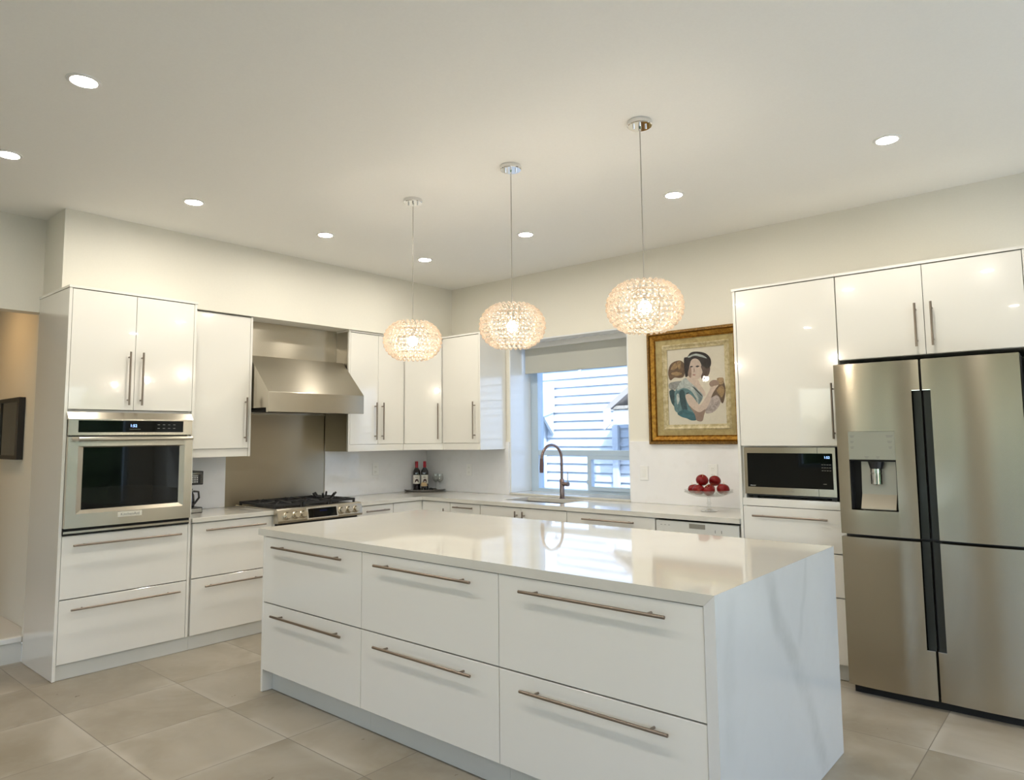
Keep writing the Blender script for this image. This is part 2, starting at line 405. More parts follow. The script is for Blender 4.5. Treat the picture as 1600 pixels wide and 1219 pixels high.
# step up into the hall
struct('floor_landing', bx(BM(), (-3.1, -5.25, -.1), (-.04, -3.545, .165), .004), P('pale_landing', (.66, .65, .61), .3))
struct('trim_1', bx(BM(), (-.07, -5.25, .132), (-.028, -3.618, .168), .004), M['trim'])
struct('wall_hall', bx(BM(), (-3.1, -3.545, -.1), (-.12, -3.42, 2.65)), M['wall'])
b = BM(); bx(b, (-3.25, -5.4, -.1), (-3.1, -3.42, 2.65)); bx(b, (-3.1, -5.4, -.1), (-.12, -5.25, 2.65))
struct('wall_hall_end', b, M['wall'])
struct('ceiling_hall', bx(BM(), (-3.25, -5.4, 2.65), (-.12, -3.42, 2.75)), M['ceil'])
b = BM(); bx(b, (-.125, -3.616, .0), (.0, -3.601, .115), .002); bx(b, (-.13, -3.622, .115), (.0, -3.601, .13), .003)
struct('baseboard_left', b, M['trim'])

# windows
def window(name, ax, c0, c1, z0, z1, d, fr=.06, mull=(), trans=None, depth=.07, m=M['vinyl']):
    """ax 'y': window lies in a plane y=d and spans x c0..c1; ax 'x' the other way"""
    q = (lambda u, w, z: (u, w, z)) if ax == 'y' else (lambda u, w, z: (w, u, z))
    root = thing(name, 'window', 'window', q((c0+c1)/2, d, z0)); del root['label']; del root['category']; root['kind'] = 'structure'
    b = BM()
    bx(b, q(c0, d, z0), q(c0+fr, d+depth, z1)); bx(b, q(c1-fr, d, z0), q(c1, d+depth, z1))
    bx(b, q(c0+fr, d, z0), q(c1-fr, d+depth, z0+fr)); bx(b, q(c0+fr, d, z1-fr), q(c1-fr, d+depth, z1))
    for mu in mull: bx(b, q(mu-fr*.5, d, z0+fr), q(mu+fr*.5, d+depth, z1-fr))
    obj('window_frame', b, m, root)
    obj('pane', bx(BM(), q(c0+fr*.8, d+depth*.5, z0+fr*.8), q(c1-fr*.8, d+depth*.5+.004, z1-fr*.8)), M['pane'], root)
    return root
b = BM(); bx(b, (X0, .0015, .936), (X0+.012, .31, Z1-.0125)); bx(b, (X1-.012, .0015, .936), (X1, .31, Z1-.0125)); bx(b, (X0, .0015, Z1-.012), (X1, .31, Z1))
struct('trim_2', b, M['jamb'])
w1 = thing('window_1', '', '', ((X0+X1)/2, .31, .935)); del w1['label']; del w1['category']; w1['kind'] = 'structure'
b = BM(); f0, f1 = .31, .40
bx(b, (X0, f0, .935), (1.292, f1, Z1)); bx(b, (2.47, f0, .935), (X1, f1, Z1)); bx(b, (1.292, f0, .935), (2.47, f1, .962)); bx(b, (1.292, f0, 2.33), (2.47, f1, Z1))
bx(b, (1.292, f0+.004, 1.285), (2.47, f1, 1.335)); 
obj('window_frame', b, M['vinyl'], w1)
b = BM()   # sliding sash on the lower right
bx(b, (1.885, f0-.012, .965), (1.925, f0+.04, 1.283)); bx(b, (1.925, f0-.012, .965), (2.47, f0+.04, 1.0)); bx(b, (1.925, f0-.012, 1.25), (2.47, f0+.04, 1.283)); bx(b, (2.43, f0-.012, 1.0), (2.47, f0+.04, 1.25))
bx(b, (1.872, f0-.008, 1.02), (1.885, f0+.02, 1.06))
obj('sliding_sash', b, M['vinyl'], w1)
b = BM(); bx(b, (1.29, .36, 1.33), (2.475, .364, 2.335)); bx(b, (1.29, .36, .96), (1.89, .364, 1.29)); bx(b, (1.92, .322, .998), (2.435, .326, 1.252))
obj('pane', b, M['pane'], w1)
obj('window_sill', bx(BM(), (X0, -.014, .915), (X1, .31, .935), .002), M['quartz'], w1)
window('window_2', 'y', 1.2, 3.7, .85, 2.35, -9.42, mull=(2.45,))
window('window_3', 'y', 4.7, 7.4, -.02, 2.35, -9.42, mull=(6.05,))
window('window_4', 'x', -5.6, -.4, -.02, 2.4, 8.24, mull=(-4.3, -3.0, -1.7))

# daylight guides (sky portals) in the window openings
def portal(loc, sx, sy, rot):
    l = bpy.data.lights.new('daylight', 'AREA'); l.shape = 'RECTANGLE'; l.size = sx; l.size_y = sy
    l.cycles.is_portal = True
    o = bpy.data.objects.new('daylight', l); COL.objects.link(o); o.location = loc; o.rotation_euler = rot
portal((2.45, -9.44, 1.6), 2.5, 1.5, (PI/2, 0, PI))
portal((6.05, -9.44, 1.17), 2.7, 2.4, (PI/2, 0, PI))
portal((8.34, -3.0, 1.2), 5.2, 2.45, (PI/2, 0, -PI/2))
portal((1.86, .44, 1.66), 1.34, 1.46, (PI/2, 0, 0))

# ================================================================== OUTSIDE
b = BM(); L = .1135
z = .2
while z < 3.1:
    prism(b, [(2.5, z), (2.478, z), (2.499, z+L), (2.52, z+L)], -3.5, 6.5, 'yz'); z += L
bx(b, (-3.5, 2.52, -.1), (6.5, 2.7, 3.15))
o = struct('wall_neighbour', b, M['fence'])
b = BM(); bx(b, (-.325, 2.44, .0), (-.285, 2.48, 1.72), .004); obj('corner_strip', b, M['fence'], o)
b = BM(); bx(b, (.80, 2.43, .0), (.885, 2.48, 1.60), .004); obj('door_casing', b, M['fence'], o)
struct('ground_outside', bx(BM(), (-4, .45, -.25), (9, 2.7, -.1)), P('gravel_ground', (.45, .44, .42), .9))
t = thing('porch_roof', 'small grey shingled porch roof on white siding, seen through the right of the kitchen window', 'roof', (1.2, 2.3, 1.5))
obj('roof_slope', prism(BM(), [(.915, 1.79), (.97, 1.845), (1.32, 2.10), (1.8, 2.42), (1.8, 2.34), (1.34, 2.03), (1.00, 1.79)], 2.08, 2.46), M['shingle'], t)
obj('fascia', prism(BM(), [(.920, 1.545), (.935, 1.54), (1.015, 1.61), (1.015, 1.80), (.920, 1.79)], 2.06, 2.08), P('grey_lilac_fascia', (.60, .57, .60), .6), t)
obj('beam', bx(BM(), (1.02, 2.12, 1.60), (1.9, 2.44, 1.785), .005), M['trim'], t)
obj('shingle_edge', bx(BM(), (1.02, 2.10, 1.787), (1.9, 2.44, 1.83), .004), gilt('brown_shingle', (.25, .22, .18), (.42, .38, .33), .9, 0, 60), t)
t = thing('window_awning', 'pale blue-grey rounded awning on the white siding, at the left of the kitchen window', 'awning', (-.5, 2.3, 1.7))
ap = [(2.46, 2.16)] + [(2.46-.34*math.sin(a), 1.88+.28*math.cos(a)) for a in [i*PI/16 for i in range(1, 9)]] + [(2.12, 1.72), (2.16, 1.72), (2.46, 1.80)]
obj('awning_hood', prism(BM(), ap, -1.0, -.13, 'yz'), M['hoodblue'], t)
obj('bracket', prism(BM(), [(2.46, 1.80), (2.22, 1.76), (2.46, 1.50)], -.19, -.15, 'yz'), M['hoodblue'], t)
# garden hedge beyond the windows behind the camera
b = BM()
for i in range(60):
    x = -1+i*.19 + random.uniform(-.1, .1)
    bmesh.ops.create_icosphere(b, subdivisions=2, radius=random.uniform(.45, .8), matrix=Matrix.Translation((x, -13.5+random.uniform(-.5, .5), random.uniform(.1, 1.7))))
for v in b.verts: v.co += Vector((random.uniform(-.06, .06), random.uniform(-.06, .06), random.uniform(-.06, .06)))
o = obj('hedge', b, M['grass']); h2 = o; tag(o, 'green garden hedge outside the windows behind the camera', 'hedge', kind='stuff')
b = BM()
for i in range(60):
    bmesh.ops.create_icosphere(b, subdivisions=2, radius=random.uniform(.45, .9), matrix=Matrix.Translation((13.5+random.uniform(-.5, .5), -8+i*.18 + random.uniform(-.1, .1), random.uniform(.1, 2.4))))
for v in b.verts: v.co += Vector((random.uniform(-.06, .06), random.uniform(-.06, .06), random.uniform(-.06, .06)))
tag(obj('hedge', b, M['grass']), 'green garden hedge beyond the added patio on the right', 'hedge', kind='stuff')
struct('lawn', bx(BM(), (-6, -16, -.3), (16, -9.45, -.12)), M['grass'])
struct('patio_bounce', bx(BM(), (8.35, -9.45, -.25), (16, 2.7, -.1)), P('bounce_concrete', (.62, .61, .58), .8))  # pale unseen ground added to bounce sunlight up to the ceiling

# ================================================================== LEFT WALL: tall oven cabinet
WF = .606
t = cabinet('oven_cabinet', 'tall white gloss cabinet around the built-in oven, beside the hall step', 'cabinet', MA, .004, WF, -3.602, -2.818, .095, 2.455,
    [('door', -3.602, -3.212, 1.672, 2.453, ('v', -3.252, 1.706, 2.066)), ('door', -3.212, -2.818, 1.672, 2.453, ('v', -3.170, 1.706, 2.066)),
     ('drawer', -3.602, -2.818, .487, .878, ('h', -3.545, -2.876, .817)), ('drawer', -3.602, -2.818, .095, .484, ('h', -3.543, -2.873, .422))], toe=.012, shelves=(.868, 1.652), toe_ext=.029)
b = BM(); wb(b, MA, .001, WF, -3.621, -3.603, .002, 2.455, .001); obj('side_panel', b, M['gloss'], t)
b = BM(); wb(b, MA, .004, WF, -2.817, -2.799, .095, 2.455, .001); obj('side_panel', b, M['gloss'], t)
obj('top_panel', wb(BM(), MA, .001, .612, -3.625, -2.795, 2.4555, 2.472, .001), M['gloss'], t)

# wall oven
t = thing('built_in_oven', 'stainless built-in wall oven with dark glass window, in the tall cabinet', 'oven', (.35, -3.21, .888))
obj('oven_body', wb(BM(), MA, .06, .605, -3.575, -2.845, .888, 1.648), M['black'], t)
b = BM(); prism(b, [(.604, 1.655), (.612, 1.655), (.646, 1.612), (.646, 1.606), (.604, 1.606)], -3.606, -2.823, 'xz'); obj('top_trim', b, M['steelA'], t)
b = BM()
wb(b, MA, .604, .634, -3.600, -3.546, 1.507, 1.606); wb(b, MA, .604, .634, -2.886, -2.822, 1.507, 1.606)
wb(b, MA, .604, .634, -3.546, -2.886, 1.507, 1.525); wb(b, MA, .604, .634, -3.546, -2.886, 1.602, 1.606)
cp = obj('control_panel', b, M['steelA'], t)
obj('control_glass', wb(BM(), MA, .604, .631, -3.546, -2.886, 1.525, 1.602), M['dglass'], cp)
text('clock_digits', '1:52', .026, MA, .6315, -3.215, 1.568, M['blue'], t, 'CENTER')
b = BM()
for k in range(4):
    for j in range(2): wb(b, MA, .631, .6316, -3.06+k*.035, -3.045+k*.035, 1.575-j*.025, 1.578-j*.025)
wb(b, MA, .631, .6316, -3.24, -3.17, 1.545, 1.547)
obj('key_marks', b, M['ink'], cp)
# door: flat steel face with a bevelled opening for the window
b = BM(); du0, du1, dv0, dv1 = -3.602, -2.822, .926, 1.497; wu0, wu1, wv0, wv1 = -3.508, -2.912, 1.040, 1.428
def frame_ring(b, mp, outer, inner, w_out, w_in):
    o_ = [(outer[0], outer[2]), (outer[1], outer[2]), (outer[1], outer[3]), (outer[0], outer[3])]; i_ = [(inner[0], inner[2]), (inner[1], inner[2]), (inner[1], inner[3]), (inner[0], inner[3])]
    A = [b.verts.new(mp(w_out, *p)) for p in o_]; B = [b.verts.new(mp(w_in, *p)) for p in i_]
    for k in range(4): b.faces.new((A[k], A[(k+1) % 4], B[(k+1) % 4], B[k]))
    return A, B
m_ = (-3.545, -2.876, 1.012, 1.437)
frame_ring(b, MA, (du0, du1, dv0, dv1), m_, .646, .646); frame_ring(b, MA, m_, (wu0, wu1, wv0, wv1), .646, .632); frame_ring(b, MA, (du0, du1, dv0, dv1), (du0, du1, dv0, dv1), .646, .607)
bmesh.ops.remove_doubles(b, verts=b.verts, dist=1e-5)
od = obj('door', b, M['steelA'], t)
obj('door_window', wb(BM(), MA, .610, .634, wu0-.004, wu1+.004, wv0-.004, wv1+.004), M['dglass'], od)
b = BM(); tube(b, [(.706, -3.565, 1.483), (.706, -2.850, 1.483)], .0135, 16)
for u in (-3.535, -2.880): tube(b, [(.645, u, 1.476), (.706, u, 1.483)], .011, 12)
obj('handle', b, M['steelV'], od, True)
b = wb(BM(), MA, .6455, .648, -3.298, -3.148, .972, 1.004, .001); bd = obj('badge', b, P('pale_badge', (.80, .77, .68), .3, .3), od)
text('badge_lettering', 'KitchenAid', .026, MA, .6482, -3.223, .988, M['ink'], od)
obj('vent_lip', wb(BM(), MA, .604, .630, -3.602, -2.822, .893, .907), M['steelA'], t)
obj('vent_slot', wb(BM(), MA, .604, .620, -3.604, -2.820, .881, .926), M['gap'], t)

# base cabinet left of the range
t = cabinet('base_cabinet', 'white gloss two-drawer base cabinet between the oven cabinet and the range', 'cabinet', MA, .004, WF, -2.788, -2.142, .095, .878,
    [('drawer', -2.786, -2.165, .489, .876, ('h', -2.700, -2.235, .823)), ('drawer', -2.786, -2.165, .095, .486, ('h', -2.698, -2.24, .428))], toe=.012, group='base cabinets')
obj('filler_strip', wb(BM(), MA, .02, WF-.001, -2.164, -2.142, .095, .876), M['gloss'], t)
o = tag(obj('countertop', bx(BM(), (.0155, -2.796, .882), (.626, -2.138, .915), .002), M['quartz']), 'short white quartz countertop with the coffee maker on it, left of the range', 'countertop')

# wall cabinet left of the hood
UF = .369
def rail(root, w, u0, u1, v0, v1, mp=MA): return obj('light_rail', wb(BM(), mp, w-.016, w, u0, u1, v0, v1), M['gloss'], root)
t = cabinet('wall_cabinet', 'single-door white gloss wall cabinet left of the range hood', 'cabinet', MA, .017, UF, -2.793, -2.251, 1.40, 2.458,
    [('door', -2.790, -2.251, 1.400, 2.456, ('v', -2.284, 1.450, 1.803))], group='wall cabinets')
rail(t, .356, -2.793, -2.251, 1.337, 1.399)
obj('side_panel', wb(BM(), MA, .017, UF+.001, -2.250, -2.232, 1.335, 2.460, .001), M['gloss'], t)
# wall cabinet right of the hood
t = cabinet('wall_cabinet', 'double-door white gloss wall cabinet right of the range hood', 'cabinet', MA, .017, UF, -1.271, -.638, 1.412, 2.446,
    [('door', -1.271, -.951, 1.412, 2.442, ('v', -.990, 1.453, 1.803)), ('door', -.951, -.638, 1.412, 2.442, ('v', -.908, 1.453, 1.803))], group='wall cabinets')
rail(t, .366, -1.271, -.638, 1.350, 1.411)
obj('side_panel', wb(BM(), MA, .017, UF+.001, -1.290, -1.272, 1.350, 2.446, .001), M['gloss'], t)
obj('top_panel', wb(BM(), MA, .017, UF+.004, -1.292, -.637, 2.4465, 2.462), M['gloss'], t)
sp = obj('steel_cladding', wb(BM(), MA, .017, .352, -1.2925, -1.2905, 1.352, 2.446), M['steelV'], t); sp['label'] = 'brushed steel sheet on the cabinet side'
# diagonal corner wall cabinet
t = thing('corner_cabinet', 'white gloss wall cabinet with a diagonal door in the corner', 'cabinet', (.3, -.3, 1.35), 'wall cabinets')
q = Vector((math.sqrt(.5), math.sqrt(.5), 0)); nq = Vector((math.sqrt(.5), -math.sqrt(.5), 0)); P0 = Vector((UF, -.636, 0)); DL = (.636-UF)*math.sqrt(2)
def foot(inset): return [(.017, -.017), (.017, -.636), (UF-.02, -.636)] + [tuple((P0+nq*(-inset))[:2]), tuple((P0+q*DL+nq*(-inset))[:2])] + [(.636, -UF+.02), (.636, -.017)]
obj('carcass', prism(BM(), foot(.021), 1.412, 2.446, 'xy'), M['carcass'], t)
obj('light_rail', prism(BM(), foot(.004), 1.350, 1.411, 'xy'), M['gloss'], t)
obj('top_panel', prism(BM(), foot(-.004), 2.4465, 2.462, 'xy'), M['gloss'], t)
def slab(bm, org, du, dn, u0, u1, w0, w1, v0, v1):
    vs = [bm.verts.new(org + du*u + dn*w + Vector((0, 0, v))) for u in (u0, u1) for w in (w0, w1) for v in (v0, v1)]
    for f in ((0, 1, 3, 2), (4, 6, 7, 5), (0, 4, 5, 1), (2, 3, 7, 6), (0, 2, 6, 4), (1, 5, 7, 3)): bm.faces.new([vs[i] for i in f])
    return bm
dr = obj('door', slab(BM(), P0, q, nq, .009, DL-.009, -.0195, 0, 1.413, 2.442), M['gloss'], t)
b = BM(); hu = DL-.045
tube(b, [P0+q*hu+nq*.034+Vector((0, 0, 1.453)), P0+q*hu+nq*.034+Vector((0, 0, 1.803))], .0065)
for v in (1.488, 1.768): tube(b, [P0+q*hu-nq*.002+Vector((0, 0, v)), P0+q*hu+nq*.034+Vector((0, 0, v))], .005, 8)
obj('handle', b, M['nickel'], dr, True)
# wall cabinet by the window
t = cabinet('wall_cabinet', 'single-door white gloss wall cabinet beside the window', 'cabinet', MB_, .017, UF, .640, 1.127, 1.412, 2.446,
    [('door', .640, 1.127, 1.412, 2.442, ('v', 1.078, 1.453, 1.803))], group='wall cabinets')
rail(t, .366, .640, 1.127, 1.350, 1.411, MB_)
obj('side_panel', wb(BM(), MB_, .004, UF+.001, 1.128, 1.146, 1.350, 2.446, .001), M['gloss'], t)
obj('top_panel', wb(BM(), MB_, .004, UF+.004, .637, 1.148, 2.4465, 2.462), M['gloss'], t)

# backsplash slabs
bs = lambda bm, lab: tag(obj('backsplash_slab', bm, M['splash']), lab, 'backsplash', 'quartz backsplash slabs')
bs(bx(BM(), (.0005, -2.797, .9155), (.015, -2.252, 1.42), .001), 'white quartz backsplash behind the coffee maker')
bs(bx(BM(), (.0005, -1.288, .9155), (.015, -.0005, 1.42), .001), 'white quartz backsplash between the range and the corner')
bs(bx(BM(), (.0155, -.015, .9155), (1.188, -.0005, 1.42), .001), 'white quartz backsplash between the corner and the window')
bs(bx(BM(), (2.532, -.015, .9155), (3.72, -.0005, 1.42), .001), 'white quartz backsplash behind the cake stand, below the picture')
tag(obj('steel_backsplash', bx(BM(), (.001, -2.2505, .9155), (.006, -1.2895, 2.44)), M['steelsheet']), 'tall brushed steel sheet on the wall behind the range', 'backsplash')

# range hood
t = thing('range_hood', 'stainless slanted range hood above the gas range', 'range hood', (.3, -1.76, 1.683))
hy0, hy1 = -2.2225, -1.3035
b = BM(); pr_ = [(.008, 2.157), (.30, 2.157), (.61, 1.846), (.612, 1.842), (.612, 1.686), (.606, 1.683), (.58, 1.683), (.58, 1.72), (.04, 1.72), (.04, 1.683), (.008, 1.683)]
obj('canopy', prism(b, pr_, hy0, hy1, 'xz'), M['steelA'], t)
b = BM()
for k in range(3): bx(b, (.06, hy0+.03+k*.29, 1.70), (.55, hy0+.03+k*.29+.275, 1.717))
obj('grease_filter', b, M['gap'], t)
obj('duct_cover', bx(BM(), (.008, -2.2285, 2.158), (.18, -1.2935, 2.462)), M['steelA'], t)

# gas range
t = thing('gas_range', 'stainless gas range with black grates and six knobs, below the hood', 'range', (.35, -1.76, 0))
b = BM(); bx(b, (.03, -2.134, .10), (.625, -1.374, .905)); obj('range_body', b, M['black'], t)
obj('cooktop', bx(BM(), (.02, -2.166, .9155), (.66, -1.372, .927), .003), M['steelA'], t)
pp = [(.630, .9265), (.668, .927), (.684, .915), (.702, .835), (.694, .818), (.630, .812)]
cp = obj('control_panel', prism(BM(), pp, -2.168, -1.374, 'xz'), M['steelA'], t)
fx = lambda v: .684+(.915-v)*.225
Tn = Vector((.08, 0, .018)).normalized()
b = BM()
def tilt_box(b, u0, u1, v0, v1, w0, w1):
    vs = [b.verts.new(Vector((fx(v), u, v)) + Tn*w) for u in (u0, u1) for w in (w0, w1) for v in (v0, v1)]
    for f in ((0, 1, 3, 2), (4, 6, 7, 5), (0, 4, 5, 1), (2, 3, 7, 6), (0, 2, 6, 4), (1, 5, 7, 3)): b.faces.new([vs[i] for i in f])
tilt_box(b, -1.918, -1.625, .828, .918, -.004, .009); obj('display_frame', b, P('bright_frame', (.75, .74, .70), .2, .9), cp)
b = BM(); tilt_box(b, -1.905, -1.638, .837, .908, .004, .0105); obj('display', b, M['dglass'], cp)
b = BM(); tilt_box(b, -1.80, -1.73, .880, .892, .0105, .0108); obj('display_digits', b, emit('dim_blue_digits', (.10, .13, .4), .07), cp)
k0 = None
for u in (-2.092, -2.012, -1.950, -1.585, -1.512, -1.440):
    c = Vector((fx(.872), u, .872))
    if k0 is None:
        b = BM(); R = Vector((0, 0, 1)).rotation_difference(Tn).to_matrix().to_4x4()
        lathe(b, [(.0, 0), (.031, 0), (.031, .006), (.027, .010), (.025, .030), (.022, .034), (0, .034)], (0, 0, 0), 'z', 24)
        bx(b, (-.004, -.022, .03), (.004, .022, .038))
        b.transform(R); me_parent = t
        k0 = obj('knob', b, P('knob_steel', (.62, .57, .47), .22, 1), None, True); k0.parent = cp; k0.location = c - OFF[cp]
    else:
        k = k0.copy(); COL.objects.link(k); k.location = c - OFF[cp]
obj('oven_door', bx(BM(), (.626, -2.130, .17), (.665, -1.378, .80), .003), M['steelA'], t)
b = BM(); tube(b, [(.715, -2.09, .765), (.715, -1.42, .765)], .012)
for u in (-2.06, -1.45): tube(b, [(.66, u, .765), (.715, u, .765)], .009, 8)
obj('door_handle', b, M['steelV'], t, True)
obj('oven_window', bx(BM(), (.66, -2.0, .32), (.667, -1.51, .66)), M['dglass'], t)
obj('kick_drawer', bx(BM(), (.58, -2.130, .005), (.64, -1.378, .155), .002), M['steelA'], t)
for gi, (g0, g1) in enumerate(((-2.155, -1.905), (-1.895, -1.645), (-1.635, -1.385))):
    b = BM(); r = .0075; zt = .958
    for u in (g0+.008, g1-.008):
        bx(b, (.07, u-r, zt-.018), (.61, u+r, zt)); 
        for x in (.08, .34, .60): bx(b, (x-r, u-r, .927), (x+r, u+r, zt-.018))
    for x in (.08, .21, .345, .47, .60): bx(b, (x-r, g0+.008, zt-.018), (x+r, g1-.008, zt))
    um = (g0+g1)/2
    for xc in (.21, .47):
        for k in range(4):
            a = PI/4+k*PI/2; c1 = (xc+.03*math.cos(a), um+.03*math.sin(a), zt+.008); c2 = (xc+.10*math.cos(a), um+.10*math.sin(a), zt-.006)
            tube(b, [c2, c1], .007, 6)
    if gi == 2:      # raised wok ring on the right grate
        for k in range(6):
            a = k*PI/3+.3; tube(b, [(.34+.07*math.cos(a), um+.07*math.sin(a), zt), (.34+.105*math.cos(a), um+.105*math.sin(a), zt+.040)], .009, 6)
        tube(b, [(.34+.072*math.cos(a), um+.072*math.sin(a), zt+.006) for a in [k*PI/8 for k in range(17)]], .008, 6)
    obj('grate', b, M['iron'], t)
for x, u in ((.21, -2.03), (.47, -2.03), (.34, -1.77), (.21, -1.51), (.47, -1.51)):
    obj('burner', lathe(BM(), [(.0, 0), (.048, 0), (.048, .008), (.034, .010), (.034, .018), (0, .020)], (x, u, .9272)), M['iron'], t, True)

# base run right of the range and under the window
t = cabinet('base_cabinet', 'white gloss base cabinet with a drawer, just right of the range', 'cabinet', MA, .004, WF, -1.368, -.957, .095, .878,
    [('drawer', -1.362, -.957, .745, .876, ('h', -1.282, -1.027, .829)), ('drawer', -1.362, -.957, .42, .742, ('h', -1.282, -1.027, .69)), ('drawer', -1.362, -.957, .095, .417, ('h', -1.282, -1.027, .36))], toe=.012, group='base cabinets')
t = thing('corner_base_cabinet', 'white gloss base cabinet with two doors meeting in the inner corner', 'cabinet', (.4, -.4, 0), 'base cabinets')
obj('carcass', prism(BM(), [(.004, -.004), (.004, -.955), (.584, -.955), (.584, -.584), (.981, -.584), (.981, -.004)], .095, .878, 'xy'), M['carcass'], t)
front(t, MA, WF, ('door', -.955, -.606, .095, .876, None))
front(t, MB_, WF, ('door', .606, .982, .095, .876, ('v', .926, .62, .822)))
obj('toe_kick', prism(BM(), [(.57, -.955), (.59, -.955), (.59, -.59), (.981, -.59), (.981, -.57), (.57, -.57)], .002, .094, 'xy'), M['toe'], t)
cabinet('base_cabinet', 'narrow white gloss drawer base between the corner and the sink cabinet', 'cabinet', MB_, .004, WF, .984, 1.358, .095, .878,
    [('drawer', .984, 1.358, .745, .876, ('h', 1.048, 1.290, .840)), ('drawer', .984, 1.358, .42, .742, ('h', 1.048, 1.290, .69)), ('drawer', .984, 1.358, .095, .417, ('h', 1.048, 1.290, .36))], toe=.012, group='base cabinets')
t = thing('sink_cabinet', 'white gloss double-door base cabinet under the sink', 'cabinet', (1.83, -.3, 0), 'base cabinets')
b = BM(); wb(b, MB_, .004, .585, 1.361, 1.379, .095, .878); wb(b, MB_, .004, .585, 2.281, 2.299, .095, .878); wb(b, MB_, .004, .585, 1.379, 2.281, .095, .113); wb(b, MB_, .004, .012, 1.379, 2.281, .113, .878)
obj('carcass', b, M['carcass'], t)
front(t, MB_, WF, ('door', 1.361, 1.829, .095, .876, ('v', 1.787, .62, .848))); front(t, MB_, WF, ('door', 1.829, 2.299, .095, .876, ('v', 1.868, .62, .848)))
obj('toe_kick', wb(BM(), MB_, .578, .594, 1.361, 2.299, .002, .095), M['toe'], t)
cabinet('base_cabinet', 'wide white gloss drawer base between the sink cabinet and the dishwasher', 'cabinet', MB_, .004, WF, 2.302, 3.086, .095, .878,
    [('drawer', 2.302, 3.086, .745, .876, ('h', 2.467, 2.926, .832)), ('drawer', 2.302, 3.086, .42, .742, ('h', 2.467, 2.926, .69)), ('drawer', 2.302, 3.086, .095, .417, ('h', 2.467, 2.926, .36))], toe=.012, group='base cabinets')
t = thing('dishwasher', 'pale built-in dishwasher below the cake stand', 'dishwasher', (3.4, -.3, 0))
obj('body', wb(BM(), MB_, .02, .57, 3.098, 3.708, .02, .868), M['black'], t)
dd = obj('door', wb(BM(), MB_, .572, .604, 3.094, 3.707, .10, .755, .002), P('dishwasher_front', (.76, .76, .73), .3), t)
cp = obj('control_panel', wb(BM(), MB_, .572, .607, 3.094, 3.707, .758, .866, .003), P('dishwasher_panel', (.74, .74, .70), .3), t)
obj('pocket_handle', wb(BM(), MB_, .600, .6085, 3.352, 3.470, .824, .856), P('handle_grey', (.36, .34, .30), .4, .6), cp)
b = BM(); 
for u in (3.54, 3.585): wb(b, MB_, .607, .6085, u, u+.004, .805, .825)
for u in (3.13, 3.16, 3.19): wb(b, MB_, .607, .608, u, u+.014, .835, .838)
obj('panel_marks', b, M['ink'], cp)
obj('toe_kick', wb(BM(), MB_, .55, .56, 3.098, 3.708, .002, .098), M['toe'], t)

# L-shaped countertop with sink cut-out
SX0, SX1, SY0, SY1 = 1.50, 2.14, -.46, -.115
b = BM(); z0, z1 = .882, .915
bx(b, (.0155, -1.370, z0), (.626, -.626, z1)); bx(b, (.0155, -.626, z0), (SX0, -.0155, z1)); bx(b, (SX1, -.626, z0), (3.7205, -.0155, z1))
bx(b, (SX0, -.626, z0), (SX1, SY0, z1)); bx(b, (SX0, SY1, z0), (SX1, -.0155, z1))
tag(obj('countertop', b, M['quartz']), 'long white quartz countertop turning the corner under the window, with the sink set in it', 'countertop')
t = thing('kitchen_sink', 'undermounted steel sink below the window', 'sink', (1.82, -.29, .70))
b = BM(); e = .004; zb = .70
for a_, c_ in (((SX0-e, SY0-e, zb), (SX0, SY1+e, .8815)), ((SX1, SY0-e, zb), (SX1+e, SY1+e, .8815)), ((SX0, SY0-e, zb), (SX1, SY0, .8815)), ((SX0, SY1, zb), (SX1, SY1+e, .8815)), ((SX0, SY0, zb-e), (SX1, SY1, zb))): bx(b, a_, c_)
obj('basin', b, P('sink_steel', (.27, .225, .21), .3, 1), t)
obj('drain', lathe(BM(), [(.0, .003), (.035, .003), (.043, 0), (.0, 0)], (1.82, -.2, zb)), M['chrome'], t, True)
# faucet
t = thing('kitchen_faucet', 'tall gooseneck pull-down faucet with side lever, behind the sink', 'faucet', (1.862, -.072, .9155))
FX, FY = 1.862, -.072; dx, dy = -.10, -.995
obj('faucet_body', lathe(BM(), [(0, 0), (.027, 0), (.027, .004), (.021, .008), (.021, .165), (.016, .175), (0, .175)], (FX, FY, .9155)), M['faucet'], t, True)
pts = [(FX, FY, 1.08), (FX, FY, 1.18)]
R_ = .128
for k in range(0, 13):
    a = PI*k/12; d = R_*(1-math.cos(a)); pts.append((FX+dx*d, FY+dy*d, 1.266+R_*math.sin(a)))
obj('gooseneck_spout', tube(BM(), pts, .0125, 14), M['faucet'], t, True)
ex, ey = FX+dx*2*R_, FY+dy*2*R_
obj('spray_head', tube(BM(), [(ex, ey, 1.275), (ex, ey, 1.24), (ex-.002, ey, 1.20), (ex-.003, ey, 1.155)], [.0135, .0165, .0175, .0165], 14), P('dark_spray', (.16, .10, .10), .35, .8), t, True)
b = BM(); tube(b, [(FX, FY, 1.045), (FX+.078, FY-.01, 1.045)], [.017, .019], 14); lv = obj('lever_hub', b, M['faucet'], t, True)
obj('lever', tube(BM(), [(FX+.070, FY-.009, 1.05), (FX+.072, FY-.009, 1.155)], [.005, .004], 8), M['chrome'], lv, True)

